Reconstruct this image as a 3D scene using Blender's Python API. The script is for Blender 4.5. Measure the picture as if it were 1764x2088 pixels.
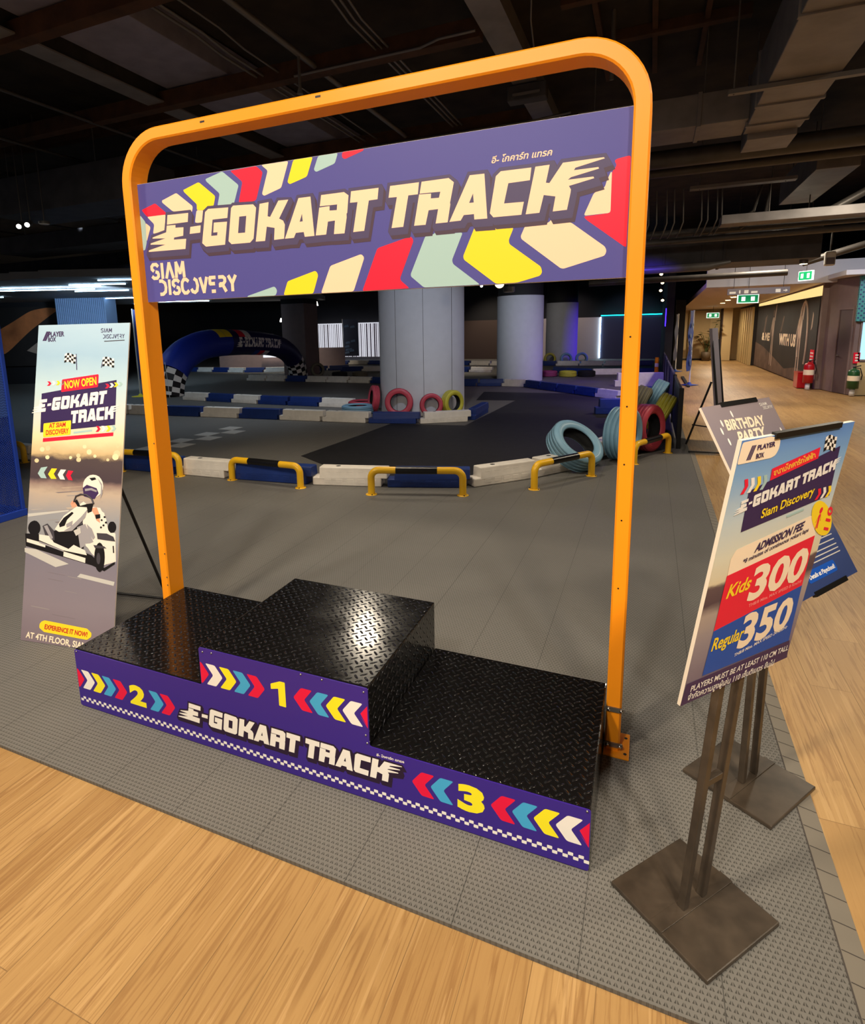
import bpy, bmesh, math, random
from mathutils import Vector, Matrix
from mathutils.geometry import tessellate_polygon
import numpy as np
for o in list(bpy.data.objects): bpy.data.objects.remove(o, do_unlink=True)
SC = bpy.context.scene; COL = SC.collection
random.seed(7); PI = math.pi
# ------------------------------------------------------------------ camera
CAMPOS = Vector((2.08455, -1.46200, 1.49498)); YAW, PITCH, ROLL = 0.408490, 0.176929, -0.021733
FPX, CX, CY = 1182.77, 812.95, 885.42
def cam_axes():
    f = Vector((-math.sin(YAW)*math.cos(PITCH), math.cos(YAW)*math.cos(PITCH), -math.sin(PITCH)))
    r = Vector((math.cos(YAW), math.sin(YAW), 0)); u = r.cross(f)
    return r*math.cos(ROLL)+u*math.sin(ROLL), u*math.cos(ROLL)-r*math.sin(ROLL), f
r_, u_, f_ = cam_axes()
cd = bpy.data.cameras.new('camera'); cam = bpy.data.objects.new('camera', cd); COL.objects.link(cam)
m3 = Matrix((r_, u_, -f_)).transposed()
cam.matrix_world = Matrix.Translation(CAMPOS) @ m3.to_4x4()
cd.sensor_fit = 'VERTICAL'; cd.sensor_height = 36.0; cd.lens = FPX/2088*36.0
cd.shift_x = (882-CX)/2088; cd.shift_y = -(1044-CY)/2088
cd.clip_start = .05; cd.clip_end = 200
SC.camera = cam
# ------------------------------------------------------------------ world, exposure, big lights
SC.view_settings.view_transform = 'Standard'; SC.view_settings.look = 'None'
SC.view_settings.exposure = 0.0; SC.view_settings.gamma = 1.0; SC.view_settings.use_curve_mapping = False
W = bpy.data.worlds.new('world'); SC.world = W; W.use_nodes = True
W.node_tree.nodes['Background'].inputs[0].default_value = (.75, .82, 1, 1)
W.node_tree.nodes['Background'].inputs[1].default_value = .06
SC.cycles.use_denoising = True
SC.cycles.max_bounces = 6
def lamp(name, kind, loc, energy, color, size=.2, target=None, spot=80, blend=.6):
    l = bpy.data.lights.new(name, kind); l.energy = energy; l.color = color
    if kind == 'AREA': l.shape = 'DISK'; l.size = size
    else: l.shadow_soft_size = size
    if kind == 'SPOT': l.spot_size = math.radians(spot); l.spot_blend = blend
    o = bpy.data.objects.new(name, l); COL.objects.link(o); o.location = loc
    d = (Vector(target)-Vector(loc)) if target else Vector((0, 0, -1))
    o.rotation_euler = d.to_track_quat('-Z', 'Y').to_euler()
    return o
WARM = (1, .86, .66); NEUT = (1, .93, .83); COOL = (.74, .86, 1)
# ceiling downlights over the wooden walkway in front (behind and beside the camera)
lamp('walkway_downlight', 'AREA', (.2, -2.2, 3.9), 150, WARM, .4)
lamp('walkway_downlight', 'AREA', (3.2, -2.4, 3.9), 135, WARM, .4)
lamp('walkway_downlight', 'AREA', (4.6, .8, 3.7), 48, WARM, .4)
lamp('walkway_downlight', 'AREA', (-2.6, -1.4, 3.9), 90, WARM, .4)
lamp('front_spotlight', 'SPOT', (1.4, -2.9, 3.7), 250, NEUT, .12, (1.0, .5, 1.6), 66, .7)
lamp('poster_fill', 'SPOT', (3.5, -1.9, 3.6), 190, NEUT, .1, (2.3, -.05, 1.0), 30, .8)  # added fill that brightens the price poster, not a fitting of the hall
lamp('banner_fill', 'SPOT', (-.9, -2.5, 3.6), 170, (1, .96, .9), .1, (-.45, .4, .9), 34, .8)  # added fill to lift the kart banner, no real lamp here
# spotlights over the grey mat behind the podium
lamp('mat_spotlight', 'SPOT', (-.25, 3.3, 4.0), 200, WARM, .1, (-.4, 3.4, 0), 95, .8)
lamp('mat_spotlight', 'SPOT', (-2.2, 2.3, 3.9), 90, WARM, .1, (-2.0, 2.9, 0), 70, .8)
lamp('mat_spotlight', 'SPOT', (1.9, 3.6, 3.9), 100, NEUT, .1, (1.6, 3.8, 0), 90, .8)
lamp('mat_spotlight', 'SPOT', (-1.6, 5.65, 3.7), 80, WARM, .16, (.6, 1.2, .2), 70, .8)
# cool track light and the back of the hall, with some added fills
lamp('track_and_fill_light', 'SPOT', (-4.6, 7.4, 3.8), 210, COOL, .1, (-5.6, 7.6, 0), 110, .9)
lamp('track_and_fill_light', 'SPOT', (-9.0, 10.2, 3.9), 260, (.55, .72, 1), .1, (-8.8, 10.6, 0), 110, .9)
lamp('track_and_fill_light', 'SPOT', (.8, 8.6, 3.8), 55, (.6, .62, 1), .1, (.6, 8.4, 0), 110, .9)
lamp('track_and_fill_light', 'SPOT', (-.2, 4.9, 3.7), 210, (.70, .80, 1), .1, (-1.7, 8.2, 1.2), 50, .8)
lamp('track_and_fill_light', 'SPOT', (-.4, 11.3, 3.6), 240, (.80, .88, 1), .1, (-1.3, 15.2, 1.3), 45, .8)
lamp('track_and_fill_light', 'SPOT', (-8.6, 14.2, 3.8), 340, WARM, .15, (-8.0, 14.7, 0), 80, .8)
lamp('track_and_fill_light', 'SPOT', (-12.0, 18.5, 3.8), 700, WARM, .15, (-12.5, 19.5, 0), 90, .8)
lamp('track_and_fill_light', 'SPOT', (-4.6, 18.0, 3.6), 260, WARM, .15, (-4.2, 19.0, 0), 90, .8)
lamp('track_and_fill_light', 'SPOT', (-7.2, 6.2, 3.5), 170, COOL, .1, (-9.3, 9.3, 1.0), 40, .8)  # added fill aimed at the blue feather flag, which was too dark
lamp('track_and_fill_light', 'SPOT', (-1.6, 19.2, 3.6), 70, NEUT, .1, (-1.4, 23.0, 1.2), 50, .8)  # added neutral fill for the farthest column
lamp('back_wall_fill', 'SPOT', (-2.2, 25.2, 3.6), 150, (1, .88, .84), .15, (-1.4, 27.1, .9), 85, .8)  # this and the next two are added fills brightening the back wall panels
lamp('back_wall_fill', 'SPOT', (-5.0, 24.6, 3.6), 320, WARM, .15, (-5.0, 27.1, .6), 80, .8)
lamp('back_wall_fill', 'SPOT', (1.3, 24.8, 3.4), 120, (.62, .66, 1), .15, (1.2, 27.1, 1.0), 80, .8)
lamp('blue_floodlight', 'SPOT', (1.8, 7.4, 2.7), 420, (.10, .05, 1), .05, (2.0, 11.2, .2), 62, .8)
lamp('blue_floodlight', 'SPOT', (2.3, 23.4, 1.4), 260, (.12, .04, 1), .05, (-.8, 23.5, 1.1), 60, .8)
lamp('blue_floodlight', 'SPOT', (1.9, 15.0, .9), 40, (.12, .04, 1), .05, (-.6, 15.3, .1), 60, .8)
lamp('purple_floodlight', 'AREA', (1.4, 14.0, 3.0), 32, (.34, .20, 1), .4)
# corridor
for yy in (15.6, 18.6, 21.6, 24.6):
    lamp('corridor_downlight', 'AREA', (4.3, yy, 2.0), 34, WARM, .25)
lamp('corridor_downlight', 'AREA', (4.0, 10.9, 3.3), 110, WARM, .4)
lamp('corridor_downlight', 'AREA', (4.5, 6.8, 3.3), 88, WARM, .4)
lamp('shop_light', 'SPOT', (6.6, 10.8, 2.9), 120, (.72, .82, 1), .2, (5.6, 13.8, 1.7), 90, .8)
lamp('left_zone_light', 'SPOT', (-9.6, 8.2, 2.5), 800, (.6, .8, 1), .2, (-14.5, 14.5, 1.8), 80, .8)
lamp('mural_light', 'SPOT', (-11, 8.5, 3.4), 1500, WARM, .2, (-17.0, 12.6, 1.9), 50, .6)

# ------------------------------------------------------------------ materials
def lin(c): return tuple(((v/255)/12.92 if v/255 <= .04045 else (((v/255)+.055)/1.055)**2.4) for v in c)
MATS = {}
def mat(name, rgb, rough=.5, metal=0.0, emit=0.0, spec=.5, alpha=1, noise=0, nscale=6, coat=0):
    if name in MATS: return MATS[name]
    m = bpy.data.materials.new(name); m.use_nodes = True; nt = m.node_tree
    b = nt.nodes['Principled BSDF']; c = (*lin(rgb), 1)
    b.inputs['Base Color'].default_value = c; b.inputs['Roughness'].default_value = rough
    b.inputs['Metallic'].default_value = metal; b.inputs['Specular IOR Level'].default_value = spec
    b.inputs['Coat Weight'].default_value = coat
    if emit: b.inputs['Emission Color'].default_value = c; b.inputs['Emission Strength'].default_value = emit
    if alpha < 1: b.inputs['Alpha'].default_value = alpha
    if noise:
        n = nt.nodes.new('ShaderNodeTexNoise'); n.inputs['Scale'].default_value = nscale; n.inputs['Detail'].default_value = 6
        tc = nt.nodes.new('ShaderNodeTexCoord'); nt.links.new(tc.outputs['Object'], n.inputs['Vector'])
        r = nt.nodes.new('ShaderNodeValToRGB'); r.color_ramp.elements[0].position = .3; r.color_ramp.elements[1].position = .7
        r.color_ramp.elements[0].color = (*[v*(1-noise) for v in c[:3]], 1); r.color_ramp.elements[1].color = (*[min(1, v*(1+noise)) for v in c[:3]], 1)
        nt.links.new(n.outputs['Fac'], r.inputs['Fac']); nt.links.new(r.outputs['Color'], b.inputs['Base Color'])
    MATS[name] = m; return m
class NT:
    """tiny node-graph helper"""
    def __init__(s, name):
        s.m = bpy.data.materials.new(name); s.m.use_nodes = True; s.t = s.m.node_tree; s.b = s.t.nodes['Principled BSDF']; MATS[name] = s.m
    def n(s, typ, **kw):
        x = s.t.nodes.new(typ)
        for k, v in kw.items(): setattr(x, k, v)
        return x
    def l(s, a, b): s.t.links.new(a, b)
    def math(s, op, a, b=None, c=None):
        x = s.n('ShaderNodeMath', operation=op)
        for i, v in enumerate((a, b, c)):
            if v is None: continue
            if isinstance(v, (int, float)): x.inputs[i].default_value = v
            else: s.l(v, x.inputs[i])
        return x.outputs[0]
    def mix(s, f, a, b, blend='MIX'):
        x = s.n('ShaderNodeMix', data_type='RGBA', blend_type=blend)
        for i, v in ((0, f), (6, a), (7, b)):
            if isinstance(v, (int, float)): x.inputs[i].default_value = v
            elif isinstance(v, tuple): x.inputs[i].default_value = (*v, 1) if len(v) == 3 else v
            else: s.l(v, x.inputs[i])
        return x.outputs[2]
    def ramp(s, f, stops):
        r = s.n('ShaderNodeValToRGB'); e = r.color_ramp.elements
        while len(e) < len(stops): e.new(.5)
        for el, (p, c) in zip(e, stops): el.position = p; el.color = (*c, 1)
        s.l(f, r.inputs[0]); return r.outputs[0]
    def noise(s, vec, scale, detail=4, rough=.5):
        x = s.n('ShaderNodeTexNoise'); x.inputs['Scale'].default_value = scale; x.inputs['Detail'].default_value = detail; x.inputs['Roughness'].default_value = rough
        if vec is not None: s.l(vec, x.inputs['Vector'])
        return x.outputs['Fac']
    def mapping(s, vec, scale=(1, 1, 1), rot=(0, 0, 0), loc=(0, 0, 0)):
        x = s.n('ShaderNodeMapping'); x.inputs['Scale'].default_value = scale; x.inputs['Rotation'].default_value = rot; x.inputs['Location'].default_value = loc
        s.l(vec, x.inputs['Vector']); return x.outputs[0]
    def bump(s, h, strength, dist):
        x = s.n('ShaderNodeBump'); x.inputs['Strength'].default_value = strength; x.inputs['Distance'].default_value = dist
        s.l(h, x.inputs['Height']); s.l(x.outputs[0], s.b.inputs['Normal'])

# oak planks along Y
k = NT('oak_planks'); tc = k.n('ShaderNodeTexCoord'); P = tc.outputs['Object']
sw = k.mapping(P, rot=(0, 0, PI/2))
br = k.n('ShaderNodeTexBrick'); br.offset = .37; k.l(sw, br.inputs['Vector'])
for nm, v in (('Scale', 1), ('Mortar Size', .0012), ('Brick Width', 1.25), ('Row Height', .146), ('Bias', 0), ('Mortar Smooth', .3)): br.inputs[nm].default_value = v
br.inputs['Color1'].default_value = (0, 0, 0, 1); br.inputs['Color2'].default_value = (1, 1, 1, 1); br.inputs['Mortar'].default_value = (.5, .5, .5, 1)
tone = k.n('ShaderNodeSeparateColor'); k.l(br.outputs['Color'], tone.inputs[0])
shift = k.n('ShaderNodeVectorMath', operation='MULTIPLY_ADD'); k.l(br.outputs['Color'], shift.inputs[0]); shift.inputs[1].default_value = (3, 7, 5); k.l(P, shift.inputs[2])
g1 = k.noise(k.mapping(shift.outputs[0], scale=(70, 2.4, 1)), 1, 5, .65)
g2 = k.noise(k.mapping(shift.outputs[0], scale=(150, 5, 1)), 1, 4, .6)
base = k.ramp(tone.outputs[0], [(0, (.43, .250, .092)), (.5, (.50, .302, .116)), (1, (.56, .345, .138))])
cont = k.noise(k.mapping(shift.outputs[0], scale=(9.5, .36, 1)), 1, 3, .45)           # growth rings as contour lines of a stretched field
ring = k.math('ABSOLUTE', k.math('SUBTRACT', k.math('FRACT', k.math('MULTIPLY', cont, 22)), .5))
mask = k.noise(k.mapping(shift.outputs[0], scale=(5, .5, 1), loc=(3, 1, 0)), 1, 2)
c1 = k.mix(k.math('MULTIPLY', k.math('MULTIPLY', k.math('SUBTRACT', 1, k.math('MINIMUM', k.math('MULTIPLY', ring, 5), 1)), k.math('GREATER_THAN', mask, .45)), .58), base, (.24, .115, .038))
c1 = k.mix(k.math('MULTIPLY', k.math('GREATER_THAN', g1, .57), .42), c1, (.27, .13, .045))
c1 = k.mix(k.math('MULTIPLY', k.math('SUBTRACT', 1, g2), .55), c1, (.33, .17, .06))
c1 = k.mix(k.math('MULTIPLY', k.math('GREATER_THAN', k.noise(k.mapping(shift.outputs[0], scale=(60, 1.4, 1), loc=(9, 4, 0)), 1, 3), .62), .30), c1, (.66, .42, .19))
spots = k.math('GREATER_THAN', k.noise(k.mapping(P, scale=(9, 5, 1)), 3, 2), .78)
c1 = k.mix(k.math('MULTIPLY', spots, .6), c1, (.14, .07, .03))
c1 = k.mix(k.math('MULTIPLY', br.outputs['Fac'], .55), c1, (.12, .06, .025))
k.l(c1, k.b.inputs['Base Color']); k.b.inputs['Roughness'].default_value = .45; k.b.inputs['Specular IOR Level'].default_value = .35
k.bump(k.math('SUBTRACT', g2, k.math('MULTIPLY', br.outputs['Fac'], 2)), .25, .001)

# grey interlocking sport tiles: seams every .31 m, small ribbed openings
def sport_tile(name, col, dark, seam, cell=.0150, openings=True):
    k = NT(name); tc = k.n('ShaderNodeTexCoord'); sp = k.n('ShaderNodeSeparateXYZ'); k.l(tc.outputs['Object'], sp.inputs[0])
    x, y = sp.outputs[0], sp.outputs[1]
    n1 = k.noise(tc.outputs['Object'], 1.7, 6, .6); n2 = k.noise(tc.outputs['Object'], 40, 3)
    c = k.mix(k.math('MULTIPLY', n1, .7), tuple(v*.84 for v in col), tuple(v*1.15 for v in col))
    c = k.mix(k.math('MULTIPLY', n2, .25), c, tuple(v*1.35 for v in col))
    row = k.math('FLOOR', k.math('DIVIDE', y, cell*.98)); off = k.math('MULTIPLY', k.math('MODULO', k.math('ABSOLUTE', row), 2), .5)
    u = k.math('FRACT', k.math('ADD', k.math('DIVIDE', x, cell), off)); v = k.math('FRACT', k.math('DIVIDE', y, cell*.98))
    tri = k.math('SUBTRACT', 1, k.math('MULTIPLY', k.math('ABSOLUTE', k.math('SUBTRACT', u, .5)), 2.1))
    hole = k.math('MULTIPLY', k.math('GREATER_THAN', k.math('SUBTRACT', tri, v), .08), k.math('GREATER_THAN', v, .12))
    rib = k.math('LESS_THAN', k.math('ABSOLUTE', k.math('SUBTRACT', u, .5)), .07)
    hole = k.math('MULTIPLY', hole, k.math('SUBTRACT', 1, rib))
    if openings: c = k.mix(k.math('MULTIPLY', hole, .88), c, dark)
    sx = k.math('ABSOLUTE', k.math('SUBTRACT', k.math('FRACT', k.math('DIVIDE', k.math('ADD', x, 6.046), .3095)), .5))
    sm = k.math('GREATER_THAN', sx, .5-.004)
    sy = k.math('ABSOLUTE', k.math('SUBTRACT', k.math('FRACT', k.math('DIVIDE', k.math('ADD', y, 3.38), .3095)), .5))
    sm2 = k.math('MULTIPLY', k.math('GREATER_THAN', sy, .5-.003), .35)
    c = k.mix(k.math('MULTIPLY', k.math('MAXIMUM', sm, sm2), .7), c, seam)
    k.l(c, k.b.inputs['Base Color']); k.b.inputs['Roughness'].default_value = .62; k.b.inputs['Specular IOR Level'].default_value = .3
    if openings: k.bump(k.math('SUBTRACT', 1, hole), .35, .002)
    return k.m
sport_tile('grey_sport_tile', (.172, .162, .146), (.048, .044, .038), (.035, .033, .03))
mat('dark_sport_tile', (22, 20, 22), .7, noise=.4, nscale=9)

# black chequer plate (UV in metres)
k = NT('chequer_plate'); tc = k.n('ShaderNodeTexCoord'); sp = k.n('ShaderNodeSeparateXYZ'); k.l(tc.outputs['UV'], sp.inputs[0])
p = .026
a = k.math('DIVIDE', k.math('ADD', sp.outputs[0], sp.outputs[1]), p*1.414); b2 = k.math('DIVIDE', k.math('SUBTRACT', sp.outputs[0], sp.outputs[1]), p*1.414)
par = k.math('MODULO', k.math('ABSOLUTE', k.math('ADD', k.math('FLOOR', a), k.math('FLOOR', b2))), 2)
la = k.math('SUBTRACT', k.math('FRACT', a), .5); lb = k.math('SUBTRACT', k.math('FRACT', b2), .5)
inv = k.math('SUBTRACT', 1, par)
ea = k.math('ADD', k.math('MULTIPLY', la, par), k.math('MULTIPLY', lb, inv)); eb = k.math('ADD', k.math('MULTIPLY', lb, par), k.math('MULTIPLY', la, inv))
d = k.math('ADD', k.math('POWER', k.math('DIVIDE', ea, .58), 2), k.math('POWER', k.math('DIVIDE', eb, .17), 2))
h = k.math('SQRT', k.math('MAXIMUM', k.math('SUBTRACT', 1, d), 0))
k.b.inputs['Base Color'].default_value = (.006, .0055, .0055, 1); k.b.inputs['Roughness'].default_value = .2; k.b.inputs['Specular IOR Level'].default_value = .6
wear = k.noise(tc.outputs['UV'], 9, 6, .65)
k.l(k.ramp(wear, [(.3, (.10, .10, .10)), (.75, (.23, .23, .23))]), k.b.inputs['Roughness'])
k.bump(k.math('ADD', h, k.math('MULTIPLY', wear, .06)), 1.0, .0045)

# printed picture backgrounds (UV 0..1 over the print)
def print_back(name, stops, ns=3.0, amt=.12, streak=(1, 5, 1)):
    k = NT(name); tc = k.n('ShaderNodeTexCoord'); sp = k.n('ShaderNodeSeparateXYZ'); k.l(tc.outputs['UV'], sp.inputs[0])
    n = k.noise(k.mapping(tc.outputs['UV'], scale=streak), ns, 5, .6)
    f = k.math('ADD', sp.outputs[1], k.math('MULTIPLY', k.math('SUBTRACT', n, .5), amt))
    k.l(k.ramp(f, [(p, lin(c)) for p, c in stops]), k.b.inputs['Base Color']); k.b.inputs['Roughness'].default_value = .5
    return k.m
print_back('fee_poster_print', [(0, (112, 100, 120)), (.12, (128, 116, 132)), (.25, (150, 140, 148)), (.36, (176, 160, 150)), (.41, (84, 66, 76)), (.475, (100, 80, 84)), (.49, (226, 212, 178)), (.58, (224, 222, 200)), (.72, (196, 210, 214)), (.88, (130, 172, 214)), (1, (92, 138, 206))], 3, .05)
print_back('kart_banner_print', [(0, (132, 116, 124)), (.12, (140, 128, 136)), (.27, (128, 122, 134)), (.33, (150, 150, 152)), (.40, (152, 152, 156)), (.47, (190, 170, 150)), (.50, (140, 116, 108)), (.515, (72, 58, 64)), (.575, (80, 66, 66)), (.59, (206, 178, 130)), (.64, (240, 220, 172)), (.70, (214, 218, 206)), (.80, (190, 214, 220)), (.9, (160, 192, 214)), (1, (176, 204, 222))], 3, .05, (1, 6, 1))
print_back('party_poster_print', [(0, (46, 62, 110)), (.2, (52, 66, 112)), (.3, (88, 92, 118)), (.7, (128, 118, 128)), (1, (150, 136, 140))], 3, .1, (1, 1, 1))
# mosaic-free plain paints and prints
for nm, c in dict(red=(238, 34, 62), cream=(255, 234, 204), peach=(253, 214, 178), yellow=(255, 220, 44), teal=(170, 200, 196), white=(245, 240, 232), ink=(56, 40, 84), plum=(66, 46, 88), blue=(28, 82, 176), orange=(255, 190, 70), pink=(255, 150, 150), red2=(205, 40, 40), black=(26, 24, 26), white2=(238, 228, 214), greyd=(70, 66, 72), greyl=(160, 155, 158), skin=(226, 160, 128), greyw=(200, 196, 188), lyellow=(250, 236, 40), lblue=(70, 170, 218), lred=(232, 22, 66), shadow1=(80, 62, 76), shadow2=(82, 72, 104), pshadow=(42, 26, 52)).items(): mat('print_'+nm, c, .45, spec=.3)
mat('print_bokeh', (244, 224, 178), .5, spec=.3); mat('print_bokeh2', (230, 206, 160), .5, spec=.3)
for nm, c in dict(greyw=(182, 172, 164), greyl=(160, 152, 148), cream=(198, 178, 156), greyd=(126, 116, 120)).items(): mat('print_streak_'+nm, c, .5, spec=.3)
mat('sign_purple', (82, 78, 150), .5, spec=.3); mat('podium_purple', (58, 36, 138), .35, spec=.4)
mat('orange_paint', (255, 154, 22), .42, spec=.35); mat('rail_yellow', (252, 194, 28), .35, coat=.2); mat('rail_black', (16, 15, 16), .3)
mat('galvanised', (150, 146, 140), .35, .9); mat('chrome', (220, 220, 215), .2, 1); mat('board_edge', (226, 214, 196), .7)
mat('stand_black', (68, 58, 48), .36, noise=.35, nscale=14); mat('black_metal', (14, 13, 13), .45)
mat('kerb_white', (240, 232, 220), .5, noise=.08, nscale=8); mat('kerb_blue', (24, 52, 122), .45, noise=.12, nscale=8)
mat('tyre_blue', (130, 172, 196), .42, noise=.06); mat('tyre_red', (190, 66, 82), .45, noise=.08); mat('tyre_yellow', (196, 186, 60), .5, noise=.08); mat('tyre_black', (24, 24, 25), .75); mat('tyre_olive', (110, 104, 84), .6); mat('tyre_pink', (150, 60, 100), .5)
mat('pillar_white', (196, 196, 200), .7, noise=.03); mat('pillar_black', (16, 15, 17), .8)
mat('ceiling_black', (46, 38, 30), .9, noise=.5, nscale=3); mat('duct_grey', (128, 124, 124), .5, .2, noise=.2, nscale=4); mat('duct_dark', (66, 64, 66), .6, noise=.3, nscale=4); mat('pipe_black', (72, 68, 66), .45, noise=.2); mat('conduit', (120, 116, 112), .45, .4); mat('rust_beam', (74, 48, 28), .8, noise=.3); mat('steel_blue', (134, 132, 152), .7, noise=.15)
mat('wall_dark', (24, 22, 26), .8); mat('wall_white', (190, 176, 172), .7); mat('wall_beige', (214, 186, 134), .7); mat('wall_tan', (184, 154, 106), .7); mat('wall_brown', (70, 54, 48), .8); mat('wall_navy', (54, 50, 70), .6); mat('wall_taupe', (128, 108, 104), .7, noise=.06); mat('corridor_ceiling', (206, 186, 170), .8); mat('bulkhead_white', (206, 200, 204), .8)
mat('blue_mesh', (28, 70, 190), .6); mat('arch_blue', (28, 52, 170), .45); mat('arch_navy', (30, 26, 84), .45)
mat('led_white', (190, 228, 255), .5, emit=20); mat('led_cyan', (20, 215, 225), .5, emit=5); mat('lamp_warm', (255, 226, 160), .5, emit=14); mat('lamp_white', (255, 250, 240), .5, emit=10); mat('cove_glow', (255, 226, 150), .5, emit=.9); mat('curtain_glow', (224, 226, 236), .5, emit=.8); mat('exit_green', (20, 150, 90), .4, emit=.7); mat('exit_white', (230, 250, 240), .4, emit=1.4); mat('cyan_glow', (60, 180, 235), .4, emit=1.2); mat('window_glow', (170, 220, 240), .4, emit=.9); mat('blue_led', (40, 20, 255), .4, emit=12)
mat('ext_red', (190, 16, 26), .3, coat=.3); mat('ext_green', (36, 82, 40), .35, coat=.2); mat('leaf', (58, 74, 30), .6); mat('pot', (96, 78, 56), .6)
mat('mural_black', (34, 28, 26), .7, noise=.35, nscale=1.6); mat('mural_grey', (172, 150, 134), .7, noise=.2, nscale=3); mat('mural_brown', (98, 76, 64), .7, noise=.3, nscale=3)
mat('shop_green', (48, 128, 116), .6); mat('shop_lilac', (150, 160, 220), .6); mat('panel_grey', (120, 112, 122), .5); mat('canopy_grey', (128, 128, 130), .8); mat('rib_blue', (110, 134, 168), .7); mat('arm_brown', (196, 116, 64), .7, noise=.4, nscale=1.5); mat('wood_slat', (206, 176, 120), .6); mat('flag_blue', (40, 70, 150), .6); mat('flag_grey', (70, 74, 96), .6); mat('white_plastic', (226, 224, 220), .4); mat('arm_dark', (30, 26, 30), .8)
def MT(n): return MATS[n] if n in MATS else MATS['print_'+n]

# ------------------------------------------------------------------ mesh helpers
class MB:
    def __init__(s): s.v = []; s.f = []; s.m = []; s.mats = []; s.sm = []
    def mi(s, name):
        if name not in s.mats: s.mats.append(name)
        return s.mats.index(name)
    def add(s, vs, fs, name, smooth=False):
        o = len(s.v); s.v += [tuple(v) for v in vs]; i = s.mi(name)
        for f in fs: s.f.append([o+q for q in f]); s.m.append(i); s.sm.append(smooth)
    def box(s, lo, hi, name, bev=0, M=None):
        bm = bmesh.new(); bmesh.ops.create_cube(bm, size=1)
        for v in bm.verts: v.co = Vector([lo[i]+(v.co[i]+.5)*(hi[i]-lo[i]) for i in range(3)])
        if bev: bmesh.ops.bevel(bm, geom=bm.edges[:], offset=bev, segments=2, affect='EDGES', profile=.5)
        s.bm(bm, name, M)
    def bm(s, bm, name, M=None, smooth=False):
        bm.verts.index_update()
        s.add([(M @ v.co if M else v.co) for v in bm.verts], [[v.index for v in f.verts] for f in bm.faces], name, smooth); bm.free()
    def tube(s, pts, r, name, seg=10, caps=True, closed=False, ry=None):
        pts = [Vector(p) for p in pts]; n = len(pts); rings = []; prev = None
        for i, p in enumerate(pts):
            if closed: t = pts[(i+1) % n]-pts[i-1]
            else: t = pts[min(i+1, n-1)]-pts[max(i-1, 0)]
            t.normalize()
            if prev is None:
                a = Vector((0, 0, 1)) if abs(t.z) < .9 else Vector((1, 0, 0)); u = t.cross(a).normalized()
            else: u = (prev-t*prev.dot(t)).normalized()
            prev = u; w = t.cross(u); rr = r[i] if isinstance(r, (list, tuple)) else r
            rings.append([p+u*math.cos(2*PI*j/seg)*rr+w*math.sin(2*PI*j/seg)*rr for j in range(seg)])
        vs = [v for q in rings for v in q]; fs = []
        for i in range(n if closed else n-1):
            for j in range(seg):
                A = i*seg; B = ((i+1) % n)*seg; fs.append([A+j, A+(j+1) % seg, B+(j+1) % seg, B+j])
        s.add(vs, fs, name, True)
        if caps and not closed: s.add(rings[0], [list(range(seg))[::-1]], name); s.add(rings[-1], [list(range(seg))], name)
    def cyl(s, p0, p1, r, name, seg=16, r2=None): s.tube([p0, p1], [r, r2 if r2 is not None else r], name, seg)
    def lathe(s, prof, name, M=None, seg=32, closed=False, smooth=True):
        vs = []; n = len(prof)
        for j in range(seg):
            c, q = math.cos(2*PI*j/seg), math.sin(2*PI*j/seg)
            for (r, z) in prof: vs.append(Vector((r*c, r*q, z)))
        fs = []
        for j in range(seg):
            J = (j+1) % seg
            for i in range(n if closed else n-1): I = (i+1) % n; fs.append([j*n+i, J*n+i, J*n+I, j*n+I])
        s.add([M @ v if M else v for v in vs], fs, name, smooth)
    def poly(s, pts3, name, holes=()):
        loops = [[Vector(p) for p in pts3]]+[[Vector(p) for p in h] for h in holes]
        flat = [p for L in loops for p in L]
        # work in 2-D for a robust tessellation
        P0 = loops[0]; nrm = Vector((0, 0, 0))
        for i in range(len(P0)): a, b = P0[i], P0[(i+1) % len(P0)]; nrm += a.cross(b)
        nrm.normalize(); ax = (P0[1]-P0[0]).normalized(); ay = nrm.cross(ax)
        l2 = [[Vector((p.dot(ax), p.dot(ay), 0)) for p in L] for L in loops]
        tris = tessellate_polygon(l2)
        fs = []
        for t in tris:
            a, b, c = (flat[i] for i in t)
            fs.append(list(t) if (b-a).cross(c-a).dot(nrm) >= 0 else [t[0], t[2], t[1]])
        s.add(flat, fs, name)
    def prism(s, pts3, vec, name, holes=()):
        """extrude a planar outline along vec"""
        vec = Vector(vec); A = [Vector(p) for p in pts3]
        n = Vector((0, 0, 0))
        for i in range(len(A)): n += A[i].cross(A[(i+1) % len(A)])
        if n.dot(vec) > 0: A = A[::-1]
        s.poly(A, name); s.poly([p+vec for p in A][::-1], name)
        k = len(A); s.add(A+[p+vec for p in A], [[(i+1) % k, i, i+k, (i+1) % k+k] for i in range(k)], name)
def build(name, mb, parent=None, uv=True, origin=None, flatuv=None, smooth_angle=None):
    me = bpy.data.meshes.new(name); o3 = Vector(origin) if origin else Vector((0, 0, 0))
    me.from_pydata([tuple(Vector(v)-o3) for v in mb.v], [], mb.f)
    for n in mb.mats: me.materials.append(MT(n))
    me.polygons.foreach_set('material_index', mb.m); me.polygons.foreach_set('use_smooth', mb.sm)
    if uv:
        L = me.uv_layers.new(name='uv'); me.update()
        for pl in me.polygons:
            n = pl.normal; ax = max(range(3), key=lambda i: abs(n[i]))
            for li in pl.loop_indices:
                c = me.vertices[me.loops[li].vertex_index].co
                L.data[li].uv = flatuv(c) if flatuv else ((c.y, c.z) if ax == 0 else (c.x, c.z) if ax == 1 else (c.x, c.y))
    me.update(); o = bpy.data.objects.new(name, me); COL.objects.link(o)
    if origin: o.location = o3
    if parent: o.parent = parent; o.matrix_parent_inverse = parent_inv(parent)
    return o
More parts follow.
